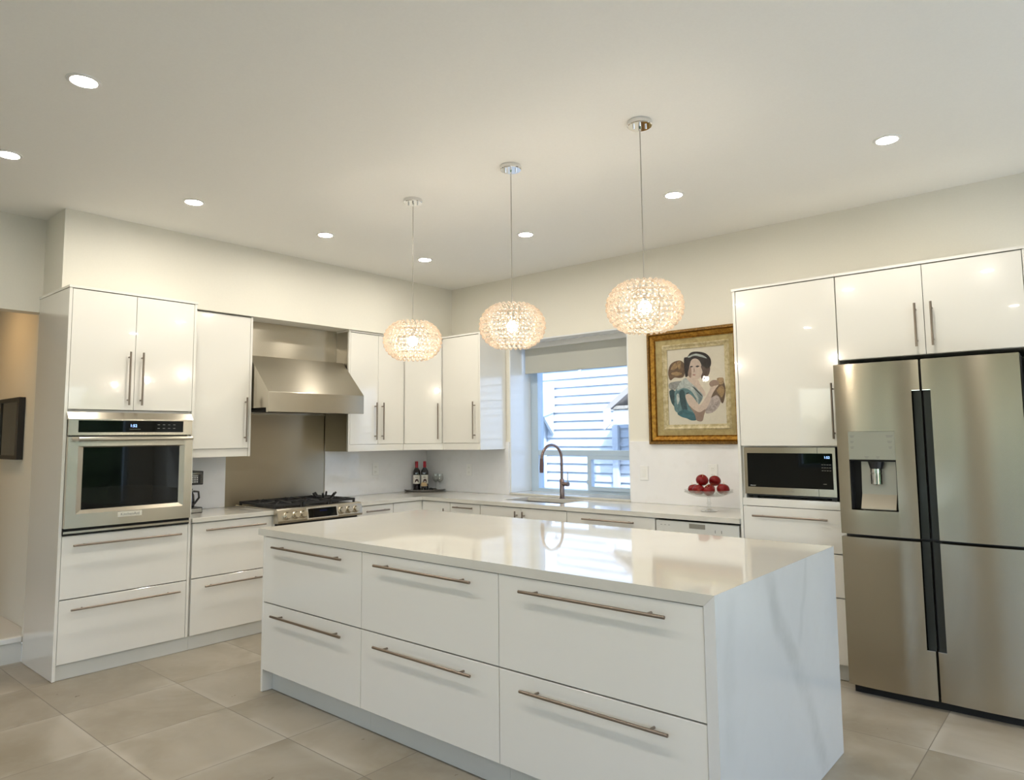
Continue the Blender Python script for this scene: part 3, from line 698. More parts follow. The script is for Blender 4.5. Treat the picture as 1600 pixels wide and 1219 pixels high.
# roller blind
t = thing('roller_blind', 'grey fabric roller blind half lowered in the kitchen window', 'blind', (1.86, .2, 2.39))
obj('headrail', bx(BM(), (1.222, .17, 2.335), (2.515, .26, 2.392), .004), M['trim'], t)
obj('fabric', bx(BM(), (1.228, .199, 2.10), (2.51, .202, 2.34)), M['blind'], t)
obj('hem_bar', bx(BM(), (1.228, .195, 2.088), (2.51, .206, 2.10), .002), M['blind'], t)
b = BM(); bx(b, (1.872, .192, 2.035), (1.912, .196, 2.10)); obj('pull_tab', b, glass('clear_pull', (1, 1, 1), .1), t)

# outlets and switch plates
def plate(name, label, mp, u, v, w=.078, h=.118, kind='outlet'):
    t = thing(name, label, 'switch' if kind == 'switch' else 'outlet', mp(.0155, u, v), 'wall plates')
    obj('cover_plate', wb(BM(), mp, .0152, .021, u-w/2, u+w/2, v-h/2, v+h/2, .002), M['plate'], t)
    if kind == 'switch': obj('rocker', wb(BM(), mp, .0205, .024, u-.018, u+.018, v-.034, v+.034, .001), M['trim'], t)
    else:
        b = BM()
        for s in (-.024, .024): wb(b, mp, .0205, .023, u-.016, u+.016, v+s-.015, v+s+.015, .001)
        obj('sockets', b, M['trim'], t)
        b = BM()
        for s in (-.024, .024):
            for d in (-.006, .006): wb(b, mp, .0228, .0232, u+d-.001, u+d+.001, v+s-.005, v+s+.005)
        obj('slots', b, M['ink'], t)
plate('wall_outlet', 'white outlet plate on the backsplash right of the range', MA, -.70, 1.16)
plate('wall_outlet', 'white outlet plate on the backsplash left of the window', MB_, .655, 1.14)
plate('light_switch', 'white switch plate on the backsplash right of the window', MB_, 2.668, 1.16, kind='switch')
plate('wall_outlet', 'white outlet plate behind the apples', MB_, 3.270, 1.185)

# ================================================================== framed picture
t = thing('framed_picture', 'gilt framed watercolour portrait of a woman in teal, right of the window', 'picture', (3.13, -.03, 1.40))
px0, px1, pz0, pz1 = 2.735, 3.545, 1.396, 2.312
def ring_box(b, mp, o, i, w0, w1, w2):
    """picture-frame moulding: outer rect at depth w1 sloping to inner rect at w2"""
    frame_ring(b, mp, o, i, w1, w2); frame_ring(b, mp, o, o, w0, w1); frame_ring(b, mp, i, i, w2, w0)
def ins(r, d): return (r[0]+d, r[1]-d, r[2]+d, r[3]-d)
o_ = (px0, px1, pz0, pz1)
b = BM(); ring_box(b, MB_, o_, ins(o_, .022), .002, .040, .050); bmesh.ops.remove_doubles(b, verts=b.verts, dist=1e-5); fr = obj('outer_frame', b, M['golddark'], t)
b = BM(); ring_box(b, MB_, ins(o_, .022), ins(o_, .036), .002, .036, .047); ring_box(b, MB_, ins(o_, .036), ins(o_, .060), .002, .047, .028); ring_box(b, MB_, ins(o_, .060), ins(o_, .070), .002, .022, .030); bmesh.ops.remove_doubles(b, verts=b.verts, dist=1e-5); obj('gilt_moulding', b, M['gold'], t)
art = (2.905, 3.394, 1.552, 2.158)
mid = (2.862, 3.436, 1.510, 2.200)
b = BM(); ring_box(b, MB_, ins(o_, .070), mid, .002, .020, .020); obj('mat_board', b, M['mat'], t)
b = BM(); ring_box(b, MB_, mid, ins(mid, .010), .002, .021, .026); ring_box(b, MB_, ins(mid, .010), ins(mid, .026), .002, .026, .018); ring_box(b, MB_, ins(mid, .026), art, .002, .018, .016); bmesh.ops.remove_doubles(b, verts=b.verts, dist=1e-5); obj('liner', b, M['matpale'], t)
ART = [
    ('leafdark', [(0.009,0.694),(0.051,0.8),(0.142,0.843),(0.244,0.847),(0.306,0.795),(0.316,0.707),(0.287,0.631),(0.21,0.616),(0.122,0.625),(0.044,0.594)]),
    ('leaf', [(0.062,0.75),(0.141,0.824),(0.177,0.763),(0.1,0.728)]),
    ('leaf', [(0.18,0.831),(0.244,0.837),(0.228,0.741),(0.196,0.743)]),
    ('leaf', [(0.06,0.682),(0.163,0.706),(0.263,0.671),(0.173,0.647)]),
    ('grey', [(0.03,0.555),(0.209,0.577),(0.31,0.563),(0.231,0.489),(0.129,0.463),(0.028,0.477)]),
    ('darkteal', [(0.021,0.448),(0.116,0.454),(0.125,0.356),(0.103,0.249),(0.084,0.259),(0.048,0.309)]),
    ('browndark', [(0.735,0.395),(0.852,0.466),(0.946,0.555),(0.992,0.47),(0.987,0.369),(0.944,0.259),(0.895,0.297),(0.847,0.354),(0.769,0.319)]),
    ('leaf', [(0.851,0.429),(0.929,0.482),(0.977,0.425),(0.935,0.334),(0.886,0.372)]),
    ('tan', [(0.858,0.577),(0.96,0.582),(0.969,0.517),(0.892,0.502)]),
    ('pinkgrey', [(0.718,0.311),(0.847,0.364),(0.907,0.279),(0.839,0.187),(0.749,0.142),(0.648,0.143),(0.678,0.246)]),
    ('teal', [(0.129,0.453),(0.257,0.497),(0.395,0.454),(0.504,0.317),(0.523,0.173),(0.469,0.079),(0.33,0.08),(0.194,0.14),(0.107,0.2),(0.112,0.337)]),
    ('darkteal', [(0.204,0.431),(0.281,0.448),(0.314,0.322),(0.334,0.196),(0.283,0.158),(0.223,0.256)]),
    ('deepteal', [(0.156,0.15),(0.284,0.197),(0.384,0.166),(0.471,0.127),(0.493,0.06),(0.405,0.051),(0.317,0.08),(0.23,0.101)]),
    ('palecloth', [(0.152,0.394),(0.19,0.403),(0.2,0.325),(0.16,0.267)]),
    ('hair', [(0.314,0.649),(0.3,0.805),(0.31,0.881),(0.361,0.887),(0.427,0.941),(0.543,0.947),(0.682,0.914),(0.756,0.853),(0.772,0.787),(0.75,0.732),(0.672,0.698),(0.598,0.759),(0.537,0.819),(0.447,0.796),(0.393,0.732),(0.364,0.637),(0.325,0.625)]),
    ('skin', [(0.387,0.732),(0.429,0.835),(0.5,0.858),(0.569,0.827),(0.611,0.749),(0.62,0.673),(0.579,0.608),(0.501,0.574),(0.438,0.576),(0.389,0.617),(0.365,0.666)]),
    ('skinshade', [(0.387,0.732),(0.42,0.759),(0.43,0.692),(0.42,0.616),(0.389,0.617),(0.365,0.657)]),
    ('skin', [(0.351,0.619),(0.438,0.586),(0.54,0.572),(0.575,0.514),(0.659,0.397),(0.619,0.361),(0.509,0.459),(0.386,0.54)]),
    ('palecloth', [(0.195,0.529),(0.312,0.611),(0.374,0.57),(0.485,0.489),(0.608,0.38),(0.598,0.314),(0.527,0.268),(0.468,0.384),(0.357,0.465),(0.256,0.478),(0.167,0.452)]),
    ('tealgrey', [(0.46,0.49),(0.571,0.41),(0.607,0.361),(0.565,0.277),(0.526,0.259),(0.53,0.344)]),
    ('skin', [(0.31,0.38),(0.38,0.397),(0.454,0.347),(0.515,0.278),(0.564,0.249),(0.656,0.341),(0.737,0.451),(0.741,0.526),(0.806,0.552),(0.868,0.53),(0.853,0.475),(0.772,0.375),(0.716,0.264),(0.636,0.172),(0.547,0.145),(0.447,0.175),(0.35,0.272)]),
    ('skinshade', [(0.362,0.253),(0.448,0.194),(0.547,0.154),(0.65,0.19),(0.621,0.115),(0.587,0.04),(0.493,0.05),(0.458,0.136)]),
    ('skinshade', [(0.728,0.527),(0.793,0.561),(0.869,0.549),(0.892,0.502),(0.815,0.486),(0.751,0.479)]),
    ('hairshade', [(0.598,0.759),(0.699,0.716),(0.75,0.732),(0.734,0.648),(0.641,0.568),(0.592,0.608),(0.62,0.673)]),
    ('palecloth', [(0.374,0.891),(0.503,0.921),(0.63,0.894),(0.705,0.847),(0.603,0.872),(0.489,0.896),(0.399,0.875)]),
    ('ink', [(0.401,0.755),(0.433,0.766),(0.46,0.755),(0.432,0.747)]),
    ('ink', [(0.503,0.753),(0.535,0.764),(0.573,0.753),(0.536,0.741)]),
    ('skinshade', [(0.477,0.742),(0.487,0.689),(0.457,0.681),(0.468,0.69)]),
    ('lip', [(0.447,0.648),(0.473,0.653),(0.504,0.644),(0.476,0.634)]),
    ('ink', [(0.323,0.403),(0.368,0.421),(0.361,0.407),(0.342,0.398)]),
    ('ink', [(0.422,0.501),(0.509,0.45),(0.607,0.361),(0.582,0.371),(0.484,0.451)]),
]

ACOL = dict(paper=(.75, .65, .50), leafdark=(.17, .095, .05), leaf=(.36, .22, .10), grey=(.30, .28, .25), darkteal=(.035, .07, .075), browndark=(.16, .095, .055), tan=(.40, .26, .14),
    pinkgrey=(.46, .36, .31), teal=(.13, .22, .22), deepteal=(.045, .13, .15), palecloth=(.46, .47, .42), hair=(.035, .022, .018), hairshade=(.10, .06, .045), skin=(.66, .50, .39), skinshade=(.34, .22, .16),
    tealgrey=(.23, .28, .27), ink=(.04, .03, .03), lip=(.40, .18, .15))
keys = list(ACOL)
def art_m(k):
    m, nt, bb = mat('watercolour_'+k); n = noise(nt, pos(nt), 38, 4, .6, 1.0); c = ACOL[k]
    nt.links.new(mixc(nt, smooth(nt, n.outputs[0], .3, .7), tuple(v*(.97 if k == 'paper' else .90 if 'skin' in k else .72) for v in c), tuple(min(1, v*(1.02 if k == 'paper' else 1.06 if 'skin' in k else 1.25)) for v in c)), bb.inputs['Base Color']); bb.inputs['Roughness'].default_value = .8
    return m
b = BM(); aw, ah = art[1]-art[0], art[3]-art[2]
wb(b, MB_, .004, .010, art[0]-.004, art[1]+.004, art[2]-.004, art[3]+.004, mi=0)
def spline(pts, n=5):
    out = []; N = len(pts)
    for i in range(N):
        p0, p1, p2, p3 = (Vector((*pts[(i+j-1) % N], 0)) for j in range(4))
        for s in range(n):
            u = s/n; out.append(.5*((2*p1)+(-p0+p2)*u+(2*p0-5*p1+4*p2-p3)*u*u+(-p0+3*p1-3*p2+p3)*u**3))
    return out
for li, (k, pts) in enumerate(ART):
    vs = [b.verts.new(MB_(.0102+li*.00004, art[0]+p.x*aw, art[2]+p.y*ah)) for p in spline(pts)]
    f = b.faces.new(vs); f.material_index = keys.index(k)
    f.normal_update()
    if f.normal.y > 0: f.normal_flip()
obj('painting', b, [art_m(k) for k in keys], t, recalc=False)
obj('glazing', wb(BM(), MB_, .0135, .0155, art[0]-.002, art[1]+.002, art[2]-.002, art[3]+.002), M['pane'], t)

# ================================================================== WINDOW WALL: microwave tower, fridge
t = cabinet('microwave_cabinet', 'tall white gloss cabinet holding the microwave, between the counter and the refrigerator', 'cabinet', MB_, .004, WF, 3.7415, 4.3765, .095, 2.434,
    [('door', 3.742, 4.376, 1.392, 2.432, ('v', 4.337, 1.436, 1.776)), ('drawer', 3.742, 4.376, .744, 1.003, ('h', 3.814, 4.278, .945)), ('drawer', 3.742, 4.376, .486, .741, ('h', 3.814, 4.278, .685)), ('drawer', 3.742, 4.376, .095, .483, ('h', 3.814, 4.278, .425))], toe=.03, shelves=(1.037, 1.386))
obj('side_panel', wb(BM(), MB_, .004, WF+.001, 3.722, 3.740, .002, 2.434, .001), M['gloss'], t)
obj('shelf_edge', wb(BM(), MB_, WF-.020, WF-.0005, 3.742, 4.376, 1.006, 1.055), M['gloss'], t)
obj('top_panel', wb(BM(), MB_, .004, WF+.006, 3.718, 4.3775, 2.4345, 2.450), M['gloss'], t)
t = thing('microwave_oven', 'black glass microwave with stainless trim in the tall cabinet niche', 'microwave', (4.05, -.4, 1.056))
obj('oven_case', wb(BM(), MB_, .18, .590, 3.768, 4.330, 1.070, 1.382), M['black'], t)
b = BM()
for u in (3.80, 4.29): bx(b, MB_(.25, u, 1.0555), MB_(.28, u+.03, 1.0698)); bx(b, MB_(.54, u, 1.0555), MB_(.57, u+.03, 1.0698))
obj('feet', b, M['black'], t)
b = BM(); wf_ = .612
wb(b, MB_, .588, wf_, 3.764, 3.784, 1.083, 1.383); wb(b, MB_, .588, wf_, 4.316, 4.333, 1.083, 1.383); wb(b, MB_, .588, wf_, 3.784, 4.316, 1.347, 1.383); wb(b, MB_, .588, wf_, 3.784, 4.316, 1.083, 1.128)
fr = obj('front_trim', b, M['steelB'], t)
obj('glass_front', wb(BM(), MB_, .588, .6105, 3.784, 4.316, 1.128, 1.347), M['dglass'], t)
b = BM(); wb(b, MB_, .611, .6124, 4.2275, 4.2295, 1.347, 1.383); wb(b, MB_, .611, .6124, 4.2275, 4.2295, 1.083, 1.128); obj('door_seam', b, M['gap'], t)
text('clock_digits', '1:52', .020, MB_, .6108, 4.283, 1.322, M['blue'], t)
b = BM()
for j in range(3):
    for k in range(4): wb(b, MB_, .6105, .6109, 4.250+k*.015, 4.260+k*.015, 1.276-j*.018, 1.279-j*.018)
wb(b, MB_, .6105, .6109, 4.256, 4.275, 1.158, 1.161)
obj('key_marks', b, M['ink'], t)
text('brand_lettering', 'Panasonic', .013, MB_, .6125, 4.053, 1.106, M['ink'], t)
text('feature_lettering', 'Inverter', .011, MB_, .6108, 3.818, 1.138, M['white_ink'], t)

t = cabinet('fridge_cabinet', 'white gloss double-door cabinet above the refrigerator', 'cabinet', MB_, .004, WF, 4.379, 5.316, 1.912, 2.434,
    [('door', 4.379, 4.848, 1.912, 2.432, ('v', 4.808, 1.957, 2.207)), ('door', 4.848, 5.316, 1.912, 2.432, ('v', 4.889, 1.957, 2.207))])
obj('side_panel', wb(BM(), MB_, .004, WF+.001, 5.318, 5.338, .002, 2.434, .001), M['gloss'], t)
obj('top_panel', wb(BM(), MB_, .004, WF+.006, 4.3785, 5.345, 2.4345, 2.450), M['gloss'], t)

t = thing('refrigerator', 'stainless four-door refrigerator with water dispenser, right of the microwave cabinet', 'refrigerator', (4.836, -.4, 0))
FX0, FX1, FC = 4.388, 5.284, 4.836
obj('fridge_body', bx(BM(), (FX0+.004, -.670, .02), (FX1-.004, -.03, 1.868)), P('dark_grey_case', (.05, .05, .05), .5), t)
def bow(x):
    h = (FX1-FX0)/4; c = FX0+h if x < FC else FX1-h
    return .757 + .010*(1-((x-c)/h)**2)
def bow_slab(b, x0, x1, z0, z1, back=.690, n=None, depth=0):
    n = n or max(2, int((x1-x0)/.02)); xs = [x0+(x1-x0)*k/n for k in range(n+1)]
    poly = [(x, -(bow(x)-depth)) for x in xs] + [(x1, -back), (x0, -back)]
    return prism(b, poly, z0, z1, 'xy')
def shade_front(o):
    for p in o.data.polygons: p.use_smooth = abs(p.normal.z) < .5
    try: o.data.set_sharp_from_angle(angle=math.radians(20))
    except Exception: pass
PK = .046; ZA, ZB = .304, 1.703; g = .006
for top in (True, False):
    z0, z1 = (.893, 1.872) if top else (.050, .876)
    for left in (True, False):
        b = BM()
        xa, xb = (FX0, FC-g) if left else (FC+g, FX1)
        ia, ib = (xa, FC-PK) if left else (FC+PK, xb)      # door face outside the grip pocket
        if top and left:
            bow_slab(b, ia, 4.4515, z0, z1); bow_slab(b, 4.6945, ib, z0, z1); bow_slab(b, 4.4515, 4.6945, 1.479, z1); bow_slab(b, 4.4515, 4.6945, z0, 1.031)
        else: bow_slab(b, ia, ib, z0, z1)
        ca, cb = (ib, xb) if left else (xa, ia)
        if top: bow_slab(b, ca, cb, ZB, z1)
        else: bow_slab(b, ca, cb, z0, ZA)
        d = obj('door', b, M['steelB'], t); shade_front(d)
        pz0, pz1 = (z0, ZB) if top else (ZA, z1)
        b = BM(); bx(b, (ca, -.725, pz0), (cb, -.690, pz1)); r_ = obj('grip_recess', b, P('recess_grey', (.03, .033, .028), .3, .3), d); r_['label'] = 'dark recessed grip'
        b = BM(); ex = ib if left else ia; s = -1 if left else 1
        bx(b, (ex, -.7575, pz0), (ex+s*.003, -.724, pz1)); zz = pz1 if top else pz0
        bx(b, (ca, -.7575, zz-.002), (cb, -.724, zz+.002)); e_ = obj('grip_edge', b, M['chrome'], d); e_['label'] = 'bright chrome edge'
        if top and left:
            b = BM(); bx(b, (4.452, -.766, 1.318), (4.694, -.70, 1.478), .001); pd = obj('dispenser_panel', b, M['pad'], d)
            b = BM()
            for (x, z, w) in ((4.462, 1.452, .024), (4.462, 1.420, .020), (4.462, 1.388, .020), (4.650, 1.452, .036), (4.656, 1.420, .026), (4.662, 1.388, .018), (4.535, 1.333, .022), (4.595, 1.333, .018)):
                wb(b, MB_, .766, .7663, x, x+w, z, z+.003); wb(b, MB_, .766, .7663, x+.003, x+w-.004, z-.007, z-.004)
            obj('panel_print', b, M['ink'], pd)
            b = BM(); bx(b, (4.4525, -.756, 1.033), (4.4555, -.694, 1.317)); bx(b, (4.690, -.756, 1.033), (4.6935, -.694, 1.317)); bx(b, (4.4555, -.756, 1.310), (4.690, -.694, 1.317)); bx(b, (4.4555, -.694, 1.033), (4.690, -.6905, 1.317))
            cv = obj('dispenser_cavity', b, M['gap'], d)
            obj('drip_back', prism(BM(), [(-.752, 1.037), (-.752, 1.042), (-.715, 1.12), (-.703, 1.305), (-.697, 1.305), (-.697, 1.037)], 4.50, 4.680, 'yz'), P('drip_back_grey', (.36, .33, .27), .35, .7), cv)
            b = BM(); tube(b, [(4.586, -.733, 1.305), (4.586, -.735, 1.265)], [.042, .032], 20); obj('nozzle_mount', b, M['black'], cv, True)
            b = BM(); lathe(b, [(0, 0), (.026, 0), (.032, .006), (.032, .062), (.030, .064), (.030, .068), (.032, .07), (.031, .092), (0, .092)], (4.586, -.735, 1.175)); obj('nozzle', b, M['chrome'], cv, True)
obj('base_grille', bx(BM(), (FX0+.02, -.715, .0), (FX1-.02, -.05, .048)), M['gap'], t)

# ================================================================== ISLAND
IF = 2.885
names = ('white gloss two-drawer island cabinet at the end near the range', 'middle white gloss two-drawer island cabinet', 'white gloss two-drawer island cabinet next to the waterfall end')
for i, (u0, u1, h0, h1) in enumerate(((1.755, 2.686, 1.886, 2.552), (2.686, 3.616, 2.822, 3.480), (3.616, 4.539, 3.754, 4.410))):
    t = cabinet('island_cabinet', names[i], 'cabinet', MB_, 1.62, IF, u0+.0005, u1-.0005, .126, .897,
        [('drawer', u0, u1, .516, .896, ('h', h0, h1, .846)), ('drawer', u0, u1, .128, .513, ('h', h0, h1, .457))], toe=.066, group='island cabinets')
    obj('back_panel', wb(BM(), MB_, 1.600, 1.618, u0, u1, .002, .897), M['gloss'], t)
    if i == 0: obj('side_panel', wb(BM(), MB_, 1.600, IF-.001, 1.736, 1.7545, .002, .897, .001), M['gloss'], t)
t = thing('island_worktop', 'white quartz island worktop with a veined waterfall end', 'worktop', (3.13, -2.24, .898))
obj('slab', prism(BM(), [(1.688, .8985), (1.688, .938), (4.5815, .938), (4.5415, .8985)], -2.891, -1.585, 'xz'), M['quartz'], t)
obj('waterfall_panel', prism(BM(), [(4.5415, .002), (4.5415, .898), (4.582, .938), (4.582, .002)], -2.891, -1.585, 'xz'), M['marble'], t)

# ================================================================== COUNTER ITEMS
t = thing('serving_tray', 'oval pewter tray under the wine bottles in the corner', 'tray', (.14, -.17, .9155))
b = BM(); lathe(b, [(0, 0), (.8, 0), (.95, .006), (1.0, .020), (.985, .021), (.93, .010), (.78, .004), (0, .004)], (0, 0, 0), 'z', 40)
for v in b.verts: v.co = Vector((v.co.x*.215, v.co.y*.125, v.co.z))
b.transform(Matrix.Translation((.155, -.165, .9155)) @ Matrix.Rotation(math.radians(42), 4, 'Z'))
obj('dish', b, M['tray'], t, True)
def bottle(loc, label):
    t = thing('wine_bottle', label, 'bottle', loc, 'wine bottles')
    x, y, z = loc
    obj('glass', lathe(BM(), [(0, 0), (.037, 0), (.0395, .004), (.0395, .185), (.036, .205), (.022, .228), (.0155, .240), (.0145, .290), (0, .290)], loc, n=28), M['bottle'], t, True)
    obj('foil_capsule', lathe(BM(), [(.0162, .232), (.0158, .295), (.0150, .302), (0, .303)], loc, n=20), M['foil'], t, True)
    def arc(b, a0, a1, z0, z1, r, mi=0, n=12):
        A = [(b.verts.new((x+r*math.cos(a0+(a1-a0)*k/n), y+r*math.sin(a0+(a1-a0)*k/n), z+z0)), b.verts.new((x+r*math.cos(a0+(a1-a0)*k/n), y+r*math.sin(a0+(a1-a0)*k/n), z+z1))) for k in range(n+1)]
        for p, q in zip(A, A[1:]): b.faces.new((p[0], q[0], q[1], p[1])).material_index = mi
    ac = math.radians(-43)
    b = BM(); arc(b, ac-1.15, ac+1.15, .072, .162, .0402); lb = obj('paper_label', b, M['label'], t, True)
    b = BM()
    for k in range(9):
        f = (k-4)/4; h = .030*math.sqrt(max(0, 1-f*f)); arc(b, ac+.08+f*.5-.063, ac+.08+f*.5+.063, .088 + (.012 if abs(f) < .45 else .0), .088+.004+h, .0406, n=2)
    arc(b, ac-.45, ac+.35, .142, .145, .0406); arc(b, ac-.3, ac+.3, .133, .1355, .0406)
    obj('label_print', b, M['labeldark'], lb, True)
bottle((.066, -.200, .9198), 'red-capped wine bottle at the left of the tray')
bottle((.131, -.146, .9198), 'red-capped wine bottle on the tray behind the cork jar')
t = thing('cork_jar', 'small glass jar with a tan cork lid in front of the right wine bottle', 'jar', (.185, -.205, .9198))
obj('jar_glass', lathe(BM(), [(0, .001), (.026, .001), (.030, .006), (.030, .045), (.027, .050), (.025, .050), (.027, .044), (.027, .008), (0, .006)], (.185, -.205, .9198), n=24), M['crystal'], t, True)
obj('cork_lid', lathe(BM(), [(0, .050), (.030, .050), (.034, .056), (.034, .068), (.028, .074), (.028, .082), (.022, .088), (0, .088)], (.185, -.205, .9198), n=24), M['cork'], t, True)
tag(obj('bottle_stopper', lathe(BM(), [(0, 0), (.018, 0), (.024, .008), (.022, .020), (.012, .030), (0, .033)], (.232, -.150, .920), n=20), M['black'], None, True), 'black domed stopper on the tray beside the cork jar', 'stopper')
def wine_glass(loc, label):
    t = thing('wine_glass', label, 'glass', loc, 'wine glasses')
    pr_ = [(0, 0), (.033, .0), (.034, .002), (.006, .006), (.004, .012), (.004, .075), (.010, .085), (.032, .108), (.036, .130), (.030, .175), (.0290, .175), (.0350, .130), (.031, .109), (.008, .088), (0, .086)]
    obj('glass_body', lathe(BM(), pr_, loc, n=28), M['press'], t, True)
wine_glass((.215, -.065, .9200), 'clear wine glass at the back of the tray near the corner')
wine_glass((.290, -.078, .9200), 'clear wine glass at the right end of the tray')

# coffee maker
t = thing('coffee_maker', 'black coffee maker with chrome trim, half hidden by the oven cabinet', 'coffee maker', (.25, -2.66, .9155))
c0, c1 = -2.755, -2.572
bx_ = lambda a, c, m, n, bev=.004: obj(n, bx(BM(), a, c, bev, 2), M[m], t)
bx_((.06, c0, .9155), (.300, c1, .958), 'black', 'base')
bx_((.294, c0+.006, .922), (.303, c1-.006, .950), 'chrome', 'base_trim', .002)
bx_((.06, c0+.01, .958), (.15, c1-.03, 1.13), 'black', 'tower')
bx_((.06, c0, 1.128), (.300, c1, 1.232), 'black', 'brew_head')
b = BM(); ring = [(-2.745, 1.136), (-2.582, 1.136), (-2.582, 1.224), (-2.745, 1.224)]
bx(b, (.296, -2.745, 1.206), (.304, -2.582, 1.222)); bx(b, (.296, -2.598, 1.136), (.304, -2.578, 1.206)); obj('head_trim', b, M['chrome'], t)
b = BM()
for k in range(3):
    for j in range(3): bx(b, (.299, -2.66+k*.017, 1.146+j*.016), (.3025, -2.649+k*.017, 1.156+j*.016))
bx(b, (.299, -2.66, 1.194), (.3025, -2.615, 1.200))
obj('buttons', b, P('button_grey', (.45, .46, .45), .4), t)
lathe_c = [(0, 0), (.060, 0), (.066, .02), (.060, .09), (.045, .125), (.048, .14), (0, .14)]
cf = obj('carafe', lathe(BM(), lathe_c, (.225, -2.668, .9585), n=28), M['bottle'], t, True)
obj('carafe_handle', tube(BM(), [(.27, -2.635, 1.08), (.285, -2.60, 1.075), (.285, -2.595, 1.03), (.275, -2.625, .985)], .008, 8), M['black'], cf, True)

# cake stand with apples
SC = (3.36, -.300)
t = thing('cake_stand', 'clear footed glass cake stand holding red apples', 'cake stand', (*SC, .9155))
pr_ = [(0, .002), (.055, 0), (.060, .004), (.030, .012), (.013, .022), (.010, .045), (.017, .058), (.010, .072), (.013, .100), (.030, .104), (.10, .110), (.150, .128), (.172, .152), (.175, .154), (.171, .156), (.147, .134), (.09, .116), (0, .113)]
st = obj('glass_stand', lathe(BM(), pr_, (*SC, .9155), n=48), M['press'], t, True)
b = BM()
for k in range(24):
    a = 2*PI*k/24; bmesh.ops.create_icosphere(b, subdivisions=1, radius=.011, matrix=Matrix.Translation((SC[0]+.165*math.cos(a), SC[1]+.165*math.sin(a), .9155+.140)) @ Matrix.Diagonal((1, 1, .6, 1)))
obj('scalloped_rim', b, M['press'], t, True)
def apple_proto():
    r = thing('apple', '', 'apple', (0, 0, 0), 'apples')
    b = BM(); N = 14; prof = []
    for k in range(N+1):
        a = PI*k/N; rr = .041*math.sin(a)*(1+.06*math.cos(a)); h = -.036*math.cos(a)
        h -= .012*math.exp(-(rr/.012)**2) if k > N/2 else -.006*math.exp(-(rr/.012)**2)
        prof.append((rr if 0 < k < N else 0, h+.036))
    obj('flesh', lathe(b, prof, (0, 0, 0), n=28), M['apple'], r, 'all')
    obj('stem', tube(BM(), [(0, 0, .058), (.002, .001, .072), (.006, .002, .082)], .0016, 6), M['cork'], r)
    return r
ap0 = apple_proto()
zb = .9155+.118
aps = [((3.262, -.325, zb+.004), 'dark red apple at the left edge of the cake stand'), ((3.324, -.388, zb+.004), 'red apple with an orange blush in the front of the pile'), ((3.412, -.374, zb+.004), 'red apple low in the pile between the front blushed one and the right one'),
       ((3.462, -.297, zb+.006), 'large red apple at the right edge of the cake stand'), ((3.312, -.315, zb+.072), 'blushed red apple on top of the pile at its left'), ((3.386, -.254, zb+.064), 'dark red apple on top of the pile at its right'), ((3.34, -.215, zb+.006), 'red apple at the back of the pile, mostly hidden')]
for i, (p, lab) in enumerate(aps):
    a = ap0 if i == 0 else copy_tree(ap0)
    a.location = p; a['label'] = lab; a.rotation_euler = (random.uniform(-.5, .5), random.uniform(-.5, .5), random.uniform(0, 6))
    s = (1.02, 1.05, 1.02, 1.12, 1.10, 1.06, .95)[i]; a.scale = (s, s, s)

# television in the hall
t = thing('wall_screen', 'black framed glossy screen on the hall wall', 'screen', (-.8, -3.56, 1.34))
b = BM(); tu0, tu1, tv0, tv1 = -1.02, -.500, 1.338, 1.800
frame_ring(b, MB_, (tu0, tu1, tv0, tv1), (tu0+.05, tu1-.05, tv0+.03, tv1-.03), 3.588, 3.588); frame_ring(b, MB_, (tu0, tu1, tv0, tv1), (tu0, tu1, tv0, tv1), 3.547, 3.588); frame_ring(b, MB_, (tu0+.05, tu1-.05, tv0+.03, tv1-.03), (tu0+.05, tu1-.05, tv0+.03, tv1-.03), 3.588, 3.578)
obj('bezel', b, M['black'], t)
obj('screen_glass', wb(BM(), MB_, 3.547, 3.580, tu0+.045, tu1-.045, tv0+.028, tv1-.028), M['screen'], t)

# ================================================================== LAMPS
def downlight_proto():
    r = thing('downlight', '', 'downlight', (0, 0, 0), 'ceiling downlights')
    obj('trim_ring', lathe(BM(), [(.050, -.001), (.052, -.006), (.066, -.004), (.068, 0), (.050, 0)], (0, 0, 0), n=32), M['trim'], r, True)
    obj('lens', lathe(BM(), [(0, -.003), (.051, -.003)], (0, 0, 0), n=32), M['lens'], r, recalc=False)
    return r
d0 = downlight_proto()
DL_ = [((1.14, -1.06), 'downlight nearest the corner, above the corner wall cabinet'), ((1.14, -2.08), 'downlight in front of the range hood'), ((1.14, -3.09), 'downlight in front of the oven cabinet'), ((1.16, -4.11), 'downlight at the left edge, by the hall opening'),
       ((2.28, -1.05), 'downlight in front of the kitchen window'), ((3.556, -1.08), 'downlight in front of the framed picture, right of the pendants'), ((4.81, -1.086), 'downlight in front of the refrigerator cabinets'), ((2.33, -4.117), 'largest downlight, above the floor left of the island'),
       ((3.55, -4.117), 'downlight above the aisle before the island'), ((4.81, -4.117), 'downlight overhead by the camera'), ((6.3, -1.086), 'unseen fill downlight added right of the refrigerator'), ((6.3, -4.117), 'downlight right of the camera'),
       ((2.33, -6.6), 'unseen fill downlight added behind the camera, left'), ((4.81, -6.6), 'unseen fill downlight added behind the camera, middle'), ((6.8, -6.6), 'unseen fill downlight added behind the camera, right')]  # unseen back row and lamp beyond the refrigerator, added to fill the room
for i, ((x, y), lab) in enumerate(DL_):
    o = d0 if i == 0 else copy_tree(d0)
    o.location = (x, y, CZ); o['label'] = lab
r = thing('hall_downlight', 'warm downlight in the hall ceiling', 'downlight', (-.75, -4.1, 2.65))
obj('trim_ring', lathe(BM(), [(.050, -.001), (.052, -.006), (.066, -.004), (.068, 0), (.050, 0)], (-.75, -4.1, 2.65), n=32), M['trim'], r, True)
